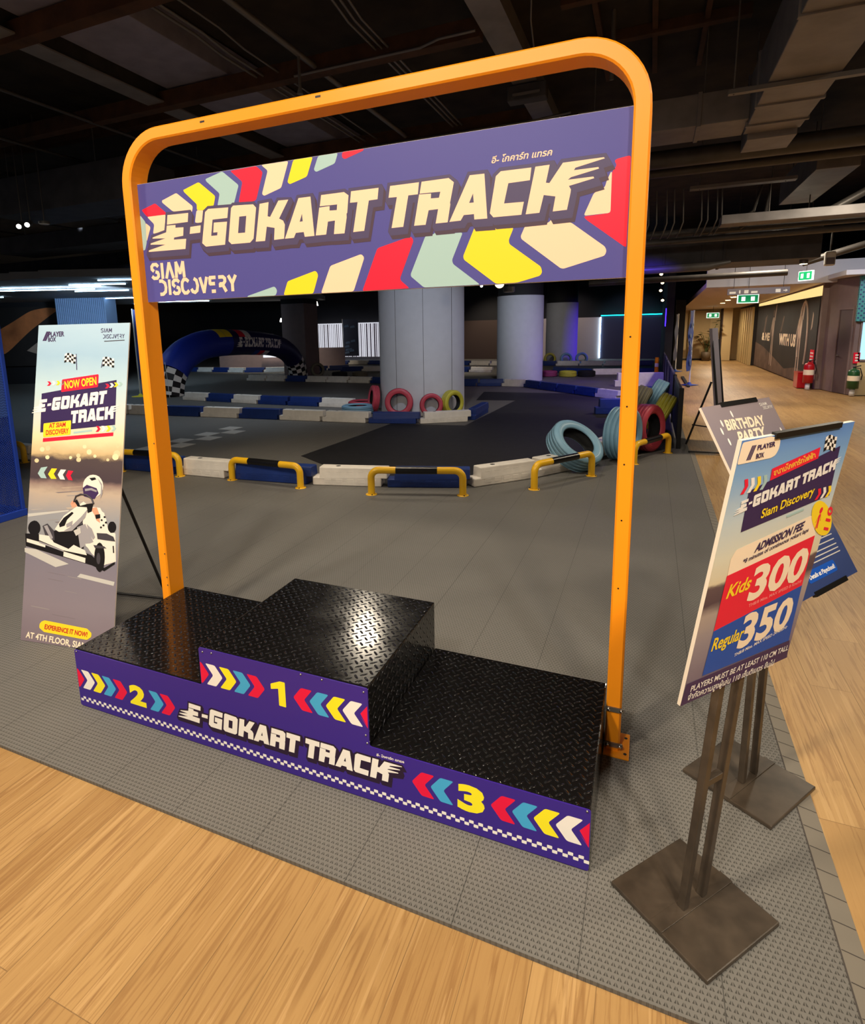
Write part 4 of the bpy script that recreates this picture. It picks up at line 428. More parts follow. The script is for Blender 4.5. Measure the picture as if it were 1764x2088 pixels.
# grey tiles: track hall and the apron in front of it
mb = MB(); mb.box((-34, -.285, -.011), (2.578, 27.6, 0), 'grey_sport_tile'); struct(build('floor_tiles', mb))
mb = MB(); mb.prism([(-1.8, 4.47, 0), (-.34, 3.52, 0), (.45, 3.72, 0), (1.02, 4.26, 0), (1.45, 5.1, 0), (2.42, 6.3, 0), (2.42, 12.2, 0), (-1.53, 12.1, 0), (-1.26, 10.46, 0), (-.45, 10.6, 0), (-.53, 7.21, 0), (-1.74, 7.07, 0), (-1.75, 6.0, 0)], (0, 0, .003), 'dark_sport_tile'); struct(build('floor_black_lane', mb))
# ramped edging strip with ribs along the right side of the tiles
mb = MB(); mb.prism([(2.580, -.285, -.0118), (2.580, -.285, 0), (2.633, -.285, -.0098), (2.633, -.285, -.0118)], (0, 6.5, 0), 'grey_edging' if 'grey_edging' in MATS else mat('grey_edging', (126, 118, 106), .6).name)
mat('edging_gap', (70, 64, 60), .7)
y = -.22
while y < 6.2:
    mb.prism([(2.582, y, .0006), (2.582, y+.0022, .0006), (2.632, y+.0022, -.0090), (2.632, y, -.0090)], (0, 0, .0003), 'edging_gap'); y += .0775
mb.box((2.5765, -.285, -.01), (2.5805, 6.2, .0004), 'edging_gap'); struct(build('trim_1', mb))
slab('ceiling', (-34, -6, 4.4), (14, 28, 4.5), 'ceiling_black')
# white start-line squares on the track
for i, (xx, yy) in enumerate([(-4.2, 4.15), (-4.2, 4.7), (-4.2, 5.25), (-4.2, 5.8), (-3.93, 4.425), (-3.93, 4.975), (-3.93, 5.525)]):
    mb = MB(); mb.box((xx, yy, 0), (xx+.27, yy+.275, .003), 'print_greyw'); o = build('floor_square', mb); struct(o)
# round columns: white cladding below, black above
def column(x, y, r, ztop, seams, lab=None):
    mb = MB(); mb.lathe([(r, 0), (r, ztop), (r-.02, ztop)], 'pillar_white', Matrix.Translation((x, y, 0)), 48)
    for a in seams: mb.box((-.003, -r-.002, .0), (.003, -r+.01, ztop-.001), 'edging_gap', 0, Matrix.Translation((x, y, 0)) @ Matrix.Rotation(a, 4, 'Z'))
    mb.lathe([(r-.02, ztop-.01), (r-.02, 4.4)], 'pillar_black', Matrix.Translation((x, y, 0)), 32)
    o = build('column', mb); struct(o); return o
column(-1.84, 8.78, .79, 2.42, (-.25, .40, -.95, 1.1))
column(-1.37, 15.45, .65, 2.38, ())
column(-1.30, 23.51, .63, 2.46, ())
mb = MB(); mb.box((-10.0, 16.2, 0), (-9.05, 17.1, 2.5), 'wall_taupe', .01); mb.box((-10.0, 16.2, 2.5), (-9.05, 17.1, 4.4), 'pillar_black'); struct(build('column', mb))
# walls of the hall
mb = MB(); mb.box((-34, 27.3, 0), (14, 27.6, 4.4), 'wall_dark'); struct(build('wall_back', mb))
mb = MB(); mb.box((-6.6, 27.1, 0), (-3.6, 27.3, 1.9), 'wall_brown'); struct(build('wall_back_panel', mb))
mb = MB(); mb.box((-3.6, 27.1, 0), (-.07, 27.3, 1.9), 'wall_white'); struct(build('wall_back_panel', mb))
mb = MB(); mb.box((-.05, 27.1, 0), (2.6, 27.3, 1.95), 'wall_navy'); struct(build('wall_back_panel', mb))
slab('wall_left', (-34.2, -6, 0), (-34, 27.6, 4.4), 'wall_dark')
slab('wall_far_right', (14, -6, 0), (14.2, 27.6, 4.4), 'wall_dark'); slab('wall_right', (2.50, 17.2, 0), (2.62, 27.6, 4.4), 'wall_dark'); slab('wall_right_return', (2.81, 20.6, 0), (3.12, 26.5, 2.3), 'wall_dark')
slab('trim_2', (2.46, 16.98, 0), (2.66, 17.19, 4.4), 'pillar_black')
# corridor shell
mb = MB(); mb.prism([(3.2, 14.0, 2.30), (5.85, 14.0, 2.33), (5.85, 26.6, 2.10), (3.2, 26.6, 2.06)], (0, 0, .12), 'corridor_ceiling'); struct(build('ceiling_corridor', mb))
slab('wall_bulkhead', (3.2, 13.9, 2.31), (9.5, 14.0, 2.78), 'bulkhead_white')
slab('ceiling_shop', (5.5, 12.6, 2.37), (12, 14.1, 2.46), 'bulkhead_white')
mb = MB(); mb.box((2.9, 26.5, 0), (5.95, 26.7, 2.3), 'wall_beige'); mb.box((3.15, 26.49, .0), (5.1, 26.5, .045), 'pipe_black'); struct(build('wall_corridor_end', mb))
mb = MB(); mb.box((3.55, 26.36, .05), (4.35, 26.5, 2.05), 'wall_tan'); struct(build('trim_3', mb))
mb = MB(); mb.box((4.75, 25.9, 0), (5.1, 26.5, 2.1), 'wall_beige'); mb.box((4.72, 25.88, 0), (4.76, 26.5, 2.1), 'wall_brown'); struct(build('trim_4', mb))
slab('wall_corridor_left', (2.95, 14.2, 0), (3.02, 17.2, .02), 'pillar_black')
# right-hand wall of the corridor: mural panel, lit cove, taupe return with a doorway
mb = MB(); mb.box((5.52, 14.2, 0), (5.9, 22.7, 2.32), 'wall_taupe'); struct(build('wall_corridor_right', mb))
mb = MB(); mb.prism([(5.515, 14.3, 2.055), (5.515, 22.6, 1.93), (5.515, 22.6, 2.14), (5.515, 14.3, 2.27)], (.003, 0, 0), 'cove_glow'); struct(build('trim_5', mb))
mb = MB()
for i in range(7):
    y0 = 22.75+i*.5; mb.box((5.35, y0, 0), (5.42, y0+.26, 2.05), 'wood_slat')
mb.box((5.43, 22.7, 0), (5.9, 26.5, 2.3), 'mural_black'); struct(build('wall_slatted', mb))
mb = MB(); mb.prism([(5.60, 14.3, 0), (5.70, 13.75, 0), (5.86, 13.06, 0), (6.2, 13.06, 0), (6.2, 14.3, 0)], (0, 0, 2.36), 'wall_taupe'); struct(build('wall_shop_side', mb))
mb = MB(); D0, D1 = Vector((5.725, 13.64, 0)), Vector((5.835, 13.166, 0)); dn = Vector((-.974, -.226, 0))
mat('door_taupe', (92, 76, 76), .6); mb.prism([D0, D1, D1+Vector((0, 0, 1.72)), D0+Vector((0, 0, 1.72))], dn*.004, 'door_taupe')
for p, q, z0, z1 in ((D0-(D1-D0)*.08, D0, 0, 1.78), (D1, D1+(D1-D0)*.08, 0, 1.78), (D0, D1, 1.72, 1.78)): mb.prism([p+Vector((0, 0, z0)), q+Vector((0, 0, z0)), q+Vector((0, 0, z1)), p+Vector((0, 0, z1))], dn*.02, 'wall_taupe')
struct(build('door_1', mb)); mb = MB(); hc = D0+(D1-D0)*.12+Vector((0, 0, .78)); mb.tube([hc, hc+dn*.035, hc+dn*.035+(D1-D0)*.2], .01, 'chrome', 6); build('door_handle', mb, bpy.data.objects['door_1'])
slab('wall_shop_front', (5.865, 13.07, 0), (12, 13.2, 2.37), 'shop_lilac')
# left zone: stepped grey canopy with light lines
RH = Vector((math.cos(YAW), math.sin(YAW), 0)); FH = Vector((-math.sin(YAW), math.cos(YAW), 0)); C0 = Vector((CAMPOS.x, CAMPOS.y, 0))
def sd(s, d, z): p = C0+RH*s+FH*d; return Vector((p.x, p.y, z))
mb = MB(); mb.prism([sd(-14, 12.6, 2.66), sd(-9.1, 12.6, 2.66), sd(-9.1, 12.3, 2.66), sd(-8.25, 12.3, 2.66), sd(-8.25, 12.1, 2.66), sd(-7.65, 12.1, 2.66), sd(-7.65, 11.9, 2.66), sd(-6.95, 11.9, 2.66), sd(-6.95, 11.7, 2.66), sd(-4.6, 11.7, 2.66), sd(-4.6, 14.8, 2.66), sd(-2.6, 14.8, 2.66), sd(-2.6, 22, 2.66), sd(-14, 22, 2.66)], (0, 0, .14), 'canopy_grey'); struct(build('ceiling_canopy', mb))
mb = MB(); mb.prism([sd(-16, 19.5, 0), sd(-10.8, 19.5, 0), sd(-10.8, 19.5, 2.66), sd(-16, 19.5, 2.66)], FH*.2, 'wall_dark'); struct(build('wall_left_zone', mb))
mb = MB(); n = 26
for i in range(n):
    s0 = -10.25+i*1.5/n; mb.prism([sd(s0, 17.9, 0), sd(s0+.032, 17.87, 0), sd(s0+1.5/n, 17.9, 0)], (0, 0, 2.66), 'rib_blue')
mb.prism([sd(-10.25, 17.9, 0), sd(-8.75, 17.9, 0), sd(-8.75, 18.6, 0), sd(-10.25, 18.6, 0)], (0, 0, 2.66), 'rib_blue'); struct(build('column_ribbed', mb))
# bright curtained window at the far end
mb = MB(); mb.box((-15.2, 26.9, .12), (-10.2, 27.0, 1.95), 'curtain_glow'); w = struct(build('window_1', mb))
mb = MB()
for i in range(44):
    x = -15.2+i*5/44; rr = random.random(); mb.tube([(x, 26.84+.03*rr, .12), (x, 26.84+.03*rr, 1.9)], .012+.035*rr*(random.random() > .55), 'wall_white' if rr > .15 else 'wall_taupe', 6)
build('curtain', mb, w); mb = MB(); mb.box((-15.25, 26.8, 0), (-10.15, 26.95, .14), 'wall_white'); build('window_sill', mb, w)

# ================================================================== podium
pod = thing('winners_podium', 'black chequer-plate winners podium with purple front numbered 2, 1 and 3', 'podium', (1.0, .31, 0))
X1, X2, DP = .657, 1.329, .616; Z2, Z1, Z3 = .254, .402, .200
for nm, x0, x1, z, lb in (('left_step', 0, X1, Z2, None), ('centre_step', X1, X2, Z1, None), ('right_step', X2, 2.0, Z3, None)):
    mb = MB(); mb.box((x0+.0008, 0, .002), (x1-.0008, DP, z), 'chequer_plate', .004); build(nm, mb, pod)
mb = MB(); out = rounded([(0, .004), (2.0, .004), (2.0, Z3-.003), (X2, Z3-.003), (X2, Z1-.003), (X1, Z1-.003), (X1, Z2-.003), (0, Z2-.003)], .008)
mb.prism([(x, -.0045, z) for x, z in out], (0, .0042, 0), 'podium_purple'); fp = build('front_panel', mb, pod)
FP = Frame((0, -.0046, 0), (1, 0, 0), (0, 0, 1), (0, -1, 0))
def chevron(fr, tipx, z, dirn, c, a=.032, w=.042, h=.041, clip=None, layer=1):
    P = [(0, 0), (a, h), (a+w, h), (w, 0), (a+w, -h), (a, -h)]
    P = [(tipx-dirn*q[0], z+q[1]) for q in P]; P = rounded(P, .006)
    if clip: P = [(min(max(q[0], clip[0]), clip[1]), q[1]) for q in P]
    mb = MB(); fr.poly(mb, ccw(P), c, layer); build('chevron_print', mb, fp)
R_, W_, Y_, B_ = 'print_lred', 'print_white', 'print_lyellow', 'print_lblue'
for tip, c in zip((.040, .099, .157, .216, .276), (R_, W_, Y_, B_, R_)): chevron(FP, tip, .127, 1, c, clip=(.002, 1.998))
for tip, c in ((.463, B_), (.5195, R_)): chevron(FP, tip, .124, 1, c)
for tip, c in zip((.6963, .757, .8175, .8775, .937), (R_, W_, Y_, B_, R_)): chevron(FP, tip, .302, 1, c, clip=(X1+.002, X2-.002))
for tip, c in zip((1.0511, 1.1132, 1.175, 1.236, 1.2975), (R_, B_, Y_, W_, R_)): chevron(FP, tip, .302, -1, c, clip=(X1+.002, X2-.003))
for tip, c in ((1.473, R_), (1.534, B_)): chevron(FP, tip, .120, -1, c)
for tip, c in zip((1.7215, 1.784, 1.8455, 1.907, 1.9685), (R_, B_, Y_, W_, R_)): chevron(FP, tip, .121, -1, c, clip=(.002, 1.998))
mb = MB(); q = .01435
for i in range(139):
    for rw in range(2):
        if (i+rw) % 2 == 0: FP.poly(mb, rounded([(.006+i*q, .0268+rw*.0105), (.006+(i+1)*q, .0268+rw*.0105), (.006+(i+1)*q, .0373+rw*.0105), (.006+i*q, .0373+rw*.0105)], .0018, 2), 'print_white', 1)
build('chequered_strip', mb, fp)
for ch, x0, x1, z0, z1 in (('2', .288, .372, .090, .1665), ('3', 1.6205, 1.704, .081, .1615)):
    mb = MB(); text_on(mb, FP, ch, (x0, z0), (x1, z0), (x0, z1), 'print_lyellow', 1, .055, .72); build('number', mb, fp)
mb = MB(); FP.poly(mb, ccw(rounded([(.992, .255), (1.020, .255), (1.020, .347), (1.000, .347), (.962, .330), (.962, .310), (.992, .318)], .003)), 'print_lyellow', 1); build('number', mb, fp)
mb = MB(); logo_on(mb, FP, affine(DATA['logo_podium']), 'print_white', 3, shadow=(('print_pshadow', .006, .007, -.011, 1),)); build('lettering', mb, fp)
mb = MB(); text_on(mb, FP, 'อี- โกคาร์ท แทรค', (1.3532, .1725), (1.4477, .1745), (1.3545, .1805), 'print_white', 3, .03, .69); build('lettering', mb, fp)
for (x, z) in ((.675, .385), (.715, .388), (1.085, .392), (1.165, .392), (1.315, .385), (1.318, .235), (1.322, .208), (1.99, .192), (.012, .245)):
    mb = MB(); mb.lathe([(0, .003), (.0025, .0026), (.0035, 0)], 'galvanised', Matrix.Translation((x, -.0045, z)) @ Matrix.Rotation(PI/2, 4, 'X'), 10); build('rivet', mb, fp)

# ================================================================== orange gantry with the name board
gan = thing('orange_gantry', 'tall orange square-tube gantry with rounded corners standing astride the podium', 'gantry', (1.0, .565, 0))
XL, XR, YF, YBK, ZT, RO, TW = -.0525, 2.0555, .515, .615, 2.345, .215, .0505
def arch_line(off):
    pts = [(XL+off, .0)]; r = RO-off; pts.append((XL+off, ZT-RO))
    for i in range(1, 13): a = PI-i*PI/2/12; pts.append((XL+RO+r*math.cos(a), ZT-RO+r*math.sin(a)))
    for i in range(0, 13): a = PI/2-i*PI/2/12; pts.append((XR-RO+r*math.cos(a), ZT-RO+r*math.sin(a)))
    pts.append((XR-off, 0)); return pts
ch = .006; prof = [(0, YF+ch), (ch, YF), (TW-ch, YF), (TW, YF+ch), (TW, YBK-ch), (TW-ch, YBK), (ch, YBK), (0, YBK-ch)]
lines = [[(x, y, z) for x, z in arch_line(o)] for o, y in prof]; n = len(lines[0]); mb = MB(); vs = [p for L in lines for p in L]; fs = []
for a in range(8):
    b = (a+1) % 8
    for i in range(n-1): fs.append([a*n+i, a*n+i+1, b*n+i+1, b*n+i])
mb.add(vs, fs, 'orange_paint')
tube_o = build('arch_tube', mb, gan)
# small drilled holes and scuffs on the front
for z in (.62, .86, 1.05, 1.24, 1.46): mb = MB(); mb.lathe([(0, .0006), (.003, .0006)], 'black_metal', Matrix.Translation((2.026, YF-.0002, z)) @ Matrix.Rotation(PI/2, 4, 'X'), 8); build('screw_hole', mb, tube_o)
for x, z in ((.40, 2.325), (.93, 2.33)): mb = MB(); mb.box((x, YF-.0008, z-.004), (x+.022, YF-.0001, z+.003), 'black_metal'); build('paint_scuff', mb, tube_o)
for z in (.34, .46, 1.0, .30): mb = MB(); mb.box((-.012, YF-.0008, z), (-.006, YF-.0001, z+.006), 'edging_gap'); build('paint_scuff', mb, tube_o)
for x0, x1 in ((2.002, 2.088), (-.088, -.002)):
    mb = MB(); mb.box((x0, .484, .0005), (x1, .622, .007), 'orange_paint', .002); bp = build('base_plate', mb, gan)
    for yy in (.508, .595):
        mb = MB(); xc = 2.0745 if x0 > 1 else -.0745; mb.lathe([(0, .0002), (.006, .0002)], 'black_metal', Matrix.Translation((xc, yy, .0071)), 10); build('bolt_hole', mb, bp)
for z in (.168, .03):
    mb = MB(); mb.prism([(x, YF-.005, zz) for x, zz in rounded([(2.002, z-.0085), (2.066, z-.0085), (2.066, z+.0085), (2.002, z+.0085)], .008)], (0, .005, 0), 'galvanised'); cl = build('clamp_strap', mb, gan)
    for x in (2.014, 2.056):
        mb = MB(); mb.lathe([(0, .006), (.0055, .005), (.006, 0)], 'chrome', Matrix.Translation((x, YF-.005, z)) @ Matrix.Rotation(PI/2, 4, 'X'), 10); build('bolt', mb, cl)
BX0, BX1, BZ0, BZ1, YBD = -.0015, 2.0045, 1.6435, 2.1435, .554
mb = MB(); mb.box((BX0, YBD, BZ0), (BX1, YBD+.018, BZ1), 'board_edge'); mb.box((BX0+.001, YBD-.0012, BZ0+.001), (BX1-.001, YBD+.0001, BZ1-.001), 'sign_purple'); board = build('name_board', mb, gan)
SF = Frame((0, YBD-.0013, 0), (1, 0, 0), (0, 0, 1), (0, -1, 0)); mb = MB()
for c, pts in DATA['sign_chev']:
    pts = [(min(max(x, BX0+.001), BX1-.001), min(max(z, BZ0+.001), BZ1-.001)) for x, z in pts]
    mb = MB(); SF.poly(mb, rounded(ccw(pts), .008), 'print_'+c.replace('cream', 'peach'), 1); build('chevron_print', mb, board)
mb = MB(); logo_on(mb, SF, lambda p: tuple(p), 'print_peach', 4, shadow=(('print_shadow1', .0115, .016, -.028, 2), ('print_shadow2', .0105, .0085, -.0155, 3))); build('lettering', mb, board)
mb = MB(); text_on(mb, SF, 'อี- โกคาร์ท แทรค', (1.569, 2.0345), (1.765, 2.0348), (1.5735, 2.0535), 'print_peach', 4, .02, .69); build('lettering', mb, board)
mb = MB(); strokes(mb, SF, 'SIAM', (.038, 1.7435), (.187/word_width('SIAM'), 0), (0, .062), 'print_peach', 4, .115); build('lettering', mb, board); mb = MB()
strokes(mb, SF, 'DISCOVERY', (.077, 1.6735), (.416/word_width('DISCOVERY'), 0), (0, .060), 'print_peach', 4, .12); build('lettering', mb, board)

# ================================================================== poster stands on the right
def obox(mb, M, lo, hi, m, bev=0): mb.box(lo, hi, m, bev, M)
def poster_stand(label, cx, cy, ang, poles_top, pole_off, lean, tubes_cross=True):
    t = thing('poster_stand', label, 'poster stand', (cx, cy, 0), 'two-pole poster stands on square black bases')
    R = Matrix.Translation((cx, cy, 0)) @ Matrix.Rotation(ang, 4, 'Z')
    mb = MB(); mb.box((-.141, -.141, .001), (.141, .141, .014), 'stand_black', .003, R); base = build('base_plate', mb, t)
    mb = MB(); mb.box((-.141, -.018, .0141), (.141, .018, .0165), 'stand_black', .0008, R); build('foot_bar', mb, base)
    L = Matrix.Rotation(lean, 4, 'X')
    for sx in (-1, 1):
        mb = MB(); mb.box((sx*pole_off-.0095, -.0095, .0), (sx*pole_off+.0095, .0095, poles_top), 'stand_black', .0015, R @ Matrix.Translation((0, 0, .0165)) @ L); build('pole', mb, t)
    if tubes_cross:
        mb = MB(); mb.box((-pole_off, -.008, .375), (pole_off, .008, .393), 'stand_black', .001, R @ Matrix.Translation((0, 0, .0165)) @ L); build('cross_bar', mb, t)
    return t
A1 = math.radians(50.9)
st1 = poster_stand('black two-pole poster stand nearest the camera, holding the kart price poster', 2.2575, .0, A1, .98, .037, math.radians(4.0))
def poster(name, label, P, ang, tilt, w, h, printm, back='board_edge', cat='poster', parent=None, thick=.008):
    a = Vector((math.cos(ang), math.sin(ang), 0)); n = Vector((math.sin(ang), -math.cos(ang), 0)); b = Vector((0, 0, 1))*math.cos(tilt)-n*math.sin(tilt); nn = a.cross(b)
    P = Vector(P); fr = Frame(P+nn*.0004, a, b, nn, w, h); c = P+a*w/2+b*h/2
    mb = MB(); q = [P, P+a*w, P+a*w+b*h, P+b*h]; mb.prism([p-nn*.0002 for p in q], -nn*thick, back)
    mb.add(q, [[0, 1, 2, 3]], printm)
    o = build('poster_board' if parent else name, mb, parent, flatuv=lambda co: (((co+(c if not parent else Vector((0, 0, 0))))-P).dot(a)/w, ((co+(c if not parent else Vector((0, 0, 0))))-P).dot(b)/h), origin=None if parent else c)
    if not parent: tag(o, label, cat)
    return o, fr
def clip_on(fr, u0, u1, v0, v1, parent, m='black_metal', dep=.012):
    mb = MB(); q = [fr.at(u0, v0), fr.at(u1, v0), fr.at(u1, v1), fr.at(u0, v1)]; mb.prism([p+fr.n*.003 for p in q], -fr.n*dep, m); return build('clip_bar', mb, parent)
T1 = math.radians(-8.16)
po1, F1 = poster('price_poster', 'blue and white kart price poster reading kids 300 and regular 350', (2.1825, -.1986, .688), math.radians(50.88), T1, .3925, .600, 'fee_poster_print')
NMS = dict(tab='logo_tab', block='dark_block', tag='red_tag', fee='fee_box', kids='kids_price_box', reg='regular_price_box', band='rule_band', ell='height_badge', c1='chevron_print', c2='chevron_print', c3='chevron_print', c4='chevron_print', ytag='yellow_tag', strip='red_strip', pill='yellow_pill')
for k_, c, pts in DATA['p1']:
    mb = MB(); F1.poly(mb, rounded(ccw(pts), .012) if k_ in ('tab', 'fee') else ccw(pts), 'print_'+c, {'tab': 1, 'block': 1, 'tag': 3, 'fee': 1, 'kids': 2, 'reg': 2, 'band': 1, 'ell': 3}[k_]); build(NMS[k_], mb, po1)
def vchev(par, fr, u, v, w, h, c, lay=2, sk=.25): mb = MB(); fr.poly(mb, [(u, v-h), (u+w*.55, v-h), (u+w, v), (u+w*.55+h*sk, v+h), (u+h*sk, v+h), (u+w*.45, v)], c, lay); build('chevron_print', mb, par)
for i, c in enumerate(('red', 'white', 'yellow', 'teal')): vchev(po1, F1, .085+i*.052, .838, .05, .026, 'print_'+c, 2)
for i, c in enumerate(('red', 'white', 'yellow')): vchev(po1, F1, .80+i*.052, .738, .05, .022, 'print_'+c, 4)
def flag(par, fr, u0, v0, du, dv, lean, lay=2, nx=5, ny=4, sk=.0):
    mb = MB()
    for i in range(nx):
        for j in range(ny):
            w0 = .12*math.sin(i/nx*5)*dv; w1 = .12*math.sin((i+1)/nx*5)*dv; x0 = u0+du*i/nx; x1 = u0+du*(i+1)/nx; y0 = v0+dv*j/ny; y1 = v0+dv*(j+1)/ny
            fr.poly(mb, ccw([(x0+lean*(y0-v0), y0+w0), (x1+lean*(y0-v0), y0+w1), (x1+lean*(y1-v0), y1+w1), (x0+lean*(y1-v0), y1+w0)]), 'print_white' if (i+j) % 2 else 'print_black', lay)
    build('chequered_flag', mb, par)
flag(po1, F1, .755, .905, .115, .055, -.3, 2)
mb = MB(); F1.poly(mb, ccw([(.56, .683), (.715, .693), (.72, .685), (.565, .674)]), 'print_teal', 2); build('blue_strip', mb, po1); mb = MB()
for dx in (0, .012, .024): F1.poly(mb, ccw([(.066+dx, .930), (.076+dx, .930), (.098+dx, .978), (.088+dx, .978)]), 'print_plum', 2)
build('logo_mark', mb, po1); mb = MB()
hx, hy = .905, .664; F1.poly(mb, [(hx+.016*math.cos(t*PI/8), hy+.013*math.sin(t*PI/8)) for t in range(16)], 'print_red', 4)
for q in ([(.897, .648), (.913, .65), (.914, .622), (.896, .62)], [(.897, .622), (.905, .622), (.904, .59), (.893, .588)], [(.905, .622), (.914, .622), (.92, .59), (.909, .59)], [(.897, .648), (.897, .64), (.884, .616), (.88, .618)], [(.913, .65), (.914, .641), (.925, .618), (.929, .62)]): F1.poly(mb, ccw(q), 'print_red', 4)
build('child_symbol', mb, po1)
mb = MB(); logo_on(mb, F1, affine(DATA['logo_p1']), 'print_white', 4); build('lettering', mb, po1)
for s_, c, (a, b, t) in DATA['t1']: mb = MB(); text_on(mb, F1, s_, a, b, t, 'print_'+c, 5, (.022 if any(q.islower() for q in s_) else .035) if len(s_) < 20 else .018, .69, .0); build('lettering', mb, po1)
clip_on(F1, .26, .86, .988, 1.008, po1, 'black_metal', .010)
for p in po1.children: pass
st2 = poster_stand('black two-pole poster stand farther from the camera, holding the birthday poster', 2.4525, .535, math.radians(55.4), .90, .037, 0, False)
po2, F2 = poster('party_poster', 'grey and navy birthday party poster tilted back behind the price poster', (2.4834, .3222, .728), math.radians(55.4), math.radians(30.26), .4014, .600, 'party_poster_print')
for s_, c, (a, b, t) in DATA['t2']: mb = MB(); text_on(mb, F2, s_, a, b, t, 'print_'+c, 3, .04, .69); build('lettering', mb, po2)
mb = MB()
strokes(mb, F2, 'SIAM', (.80, .958), (.11/word_width('SIAM'), 0), (0, .016), 'print_white', 2, .08); strokes(mb, F2, 'DISCOVERY', (.825, .936), (.15/word_width('DISCOVERY'), 0), (0, .016), 'print_white', 2, .08)
for v in (.335, .30, .27, .235, .215, .19, .165, .145, .125): F2.poly(mb, [(.42+.3*random.random()*.5, v), (.9, v), (.9, v+.005), (.45, v+.005)], 'print_greyw', 2)
build('small_print', mb, po2); mb = MB()
for u, v in ((.165, .90), (.15, .80), (.22, .72), (.20, .63), (.93, .80), (.92, .70), (.35, .94), (.12, .86)): F2.poly(mb, [(u+.012*math.cos(t*PI/6), v+.02*math.sin(t*PI/6)) for t in range(12)], 'print_white', 1)
build('printed_sparkles', mb, po2); mb = MB(); F2.poly(mb, rounded([(.30, .05), (.745, .05), (.745, .105), (.30, .105)], .02), 'print_blue', 1); build('blue_pill', mb, po2)
clip_on(F2, .26, .79, .985, 1.01, po2); clip_on(F2, .30, .80, -.012, .012, po2)
mb = MB(); text_on(mb, F2, 'Details at Playschool!', (.33, .066), (.72, .066), (.33, .086), 'print_white', 2, .03); build('lettering', mb, po2)

# ================================================================== kart banner on the left with its easel leg
ban = thing('banner_stand', 'tall narrow kart banner on a leaning board left of the podium', 'banner stand', (-.45, .35, 0))
NA, NTL = math.radians(8.3), math.radians(12.58)
bn, FN = poster('banner_board', '', (-.755, .251, .002), NA, NTL, .552, 1.597, 'kart_banner_print', 'print_white', parent=ban, thick=.006)
bn.name = 'banner_board'
mb = MB()
for i, pts in enumerate(DATA['bokeh']): mb = MB(); FN.poly(mb, ccw(pts), 'print_bokeh' if i % 2 else 'print_bokeh2', .4+.015*i); build('blurred_light', mb, bn)
for i, (c, pts) in enumerate(DATA['streak']): mb = MB(); FN.poly(mb, ccw([(min(max(u, .005), .995), v) for u, v in pts]), 'print_streak_'+c, .4+.012*i); build('motion_streak', mb, bn)
for c, pts in DATA['road']: mb = MB(); FN.poly(mb, ccw(pts), 'print_'+c, 1); build('road_line', mb, bn)
LAY = dict(block=1, tag=2, ytag=3, strip=1, pill=1)
for k_, c, pts in DATA['nb']: mb = MB(); FN.poly(mb, rounded(ccw(pts), .008) if k_ in ('pill', 'tag', 'ytag') else ccw(pts), 'print_'+c, LAY.get(k_, 1)); build(NMS[k_], mb, bn)
flag(bn, FN, .315, .878, .125, .028, .05, 2); flag(bn, FN, .735, .865, .125, .028, -.12, 2)
mb = MB()
for p0, p1 in (((.455, .855), (.438, .906)), ((.72, .862), (.735, .893))): FN.poly(mb, ccw([p0, (p0[0]+.008, p0[1]), (p1[0]+.008, p1[1]), p1]), 'print_ink', 1)
build('flag_stick', mb, bn)
for i, c in enumerate(('red', 'white', 'yellow', 'teal')):
    vchev(bn, FN, .135+i*.05, .812+i*.001, .05, .007, 'print_'+c, 2); vchev(bn, FN, .775+i*.045, .805+i*.002, .05, .007, 'print_'+c, 2); vchev(bn, FN, .70+i*.055, .672+i*.001, .05, .009, 'print_'+c, 2)
mb = MB(); FN.poly(mb, ccw([(.46, .655), (.66, .664), (.66, .67), (.46, .661)]), 'print_teal', 1); build('blue_strip', mb, bn); mb = MB()
for dx in (0, .022): FN.poly(mb, ccw([(.055+dx, .949), (.075+dx, .949), (.115+dx, .979), (.095+dx, .979)]), 'print_plum', 1)
build('logo_mark', mb, bn)
mb = MB()
for i, (c, pts) in enumerate(DATA['kart']): FN.poly(mb, ccw(pts), 'print_'+c, 1.5+i*.22)
W_ = DATA['wheelring']; mb.tube([FN.at(u, v, 7) for u, v in W_], .0042, 'print_greyd', 6); build('printed_kart', mb, bn)
KS = list('E-GOKART'); mb = MB(); logo_on(mb, FN, affine(DATA['logo_n1']), 'print_white', 3, keys=KS); logo_on(mb, FN, affine(DATA['logo_n2']), 'print_white', 3, keys=['T2', 'R2', 'A2', 'C', 'K2']); build('lettering', mb, bn)
for s_, c, (a, b, t) in DATA['tn']: mb = MB(); text_on(mb, FN, s_, a, b, t, 'print_'+c, 4, .03, .69); build('lettering', mb, bn)
mb = MB()
strokes(mb, FN, 'SIAM', (.70, .972), (.115/word_width('SIAM'), 0), (0, .012), 'print_ink', 2, .08); strokes(mb, FN, 'DISCOVERY', (.725, .953), (.225/word_width('DISCOVERY'), 0), (0, .012), 'print_ink', 2, .08)
FN.poly(mb, ccw([(.74, .943), (.955, .945), (.955, .9475), (.74, .9455)]), 'print_greyd', 2); build('lettering', mb, bn)
na = Vector((math.cos(NA), math.sin(NA), 0)); nb = -Vector((math.sin(NA), -math.cos(NA), 0))
cen = Vector((-.755, .251, 0))+na*.276; ft = cen+na*.20+nb*.53
for sx in (.2, -.2):
    mb = MB(); mb.tube([cen+na*sx*.6+nb*.24+Vector((0, 0, 1.0)), cen+na*sx+nb*.53+Vector((0, 0, .008))], .008, 'black_metal', 8); build('easel_leg', mb, ban)
mb = MB(); mb.tube([cen-na*.22+nb*.53+Vector((0, 0, .02)), cen+na*.25+nb*.53+Vector((0, 0, .02))], .007, 'black_metal', 8); build('cross_bar', mb, ban)
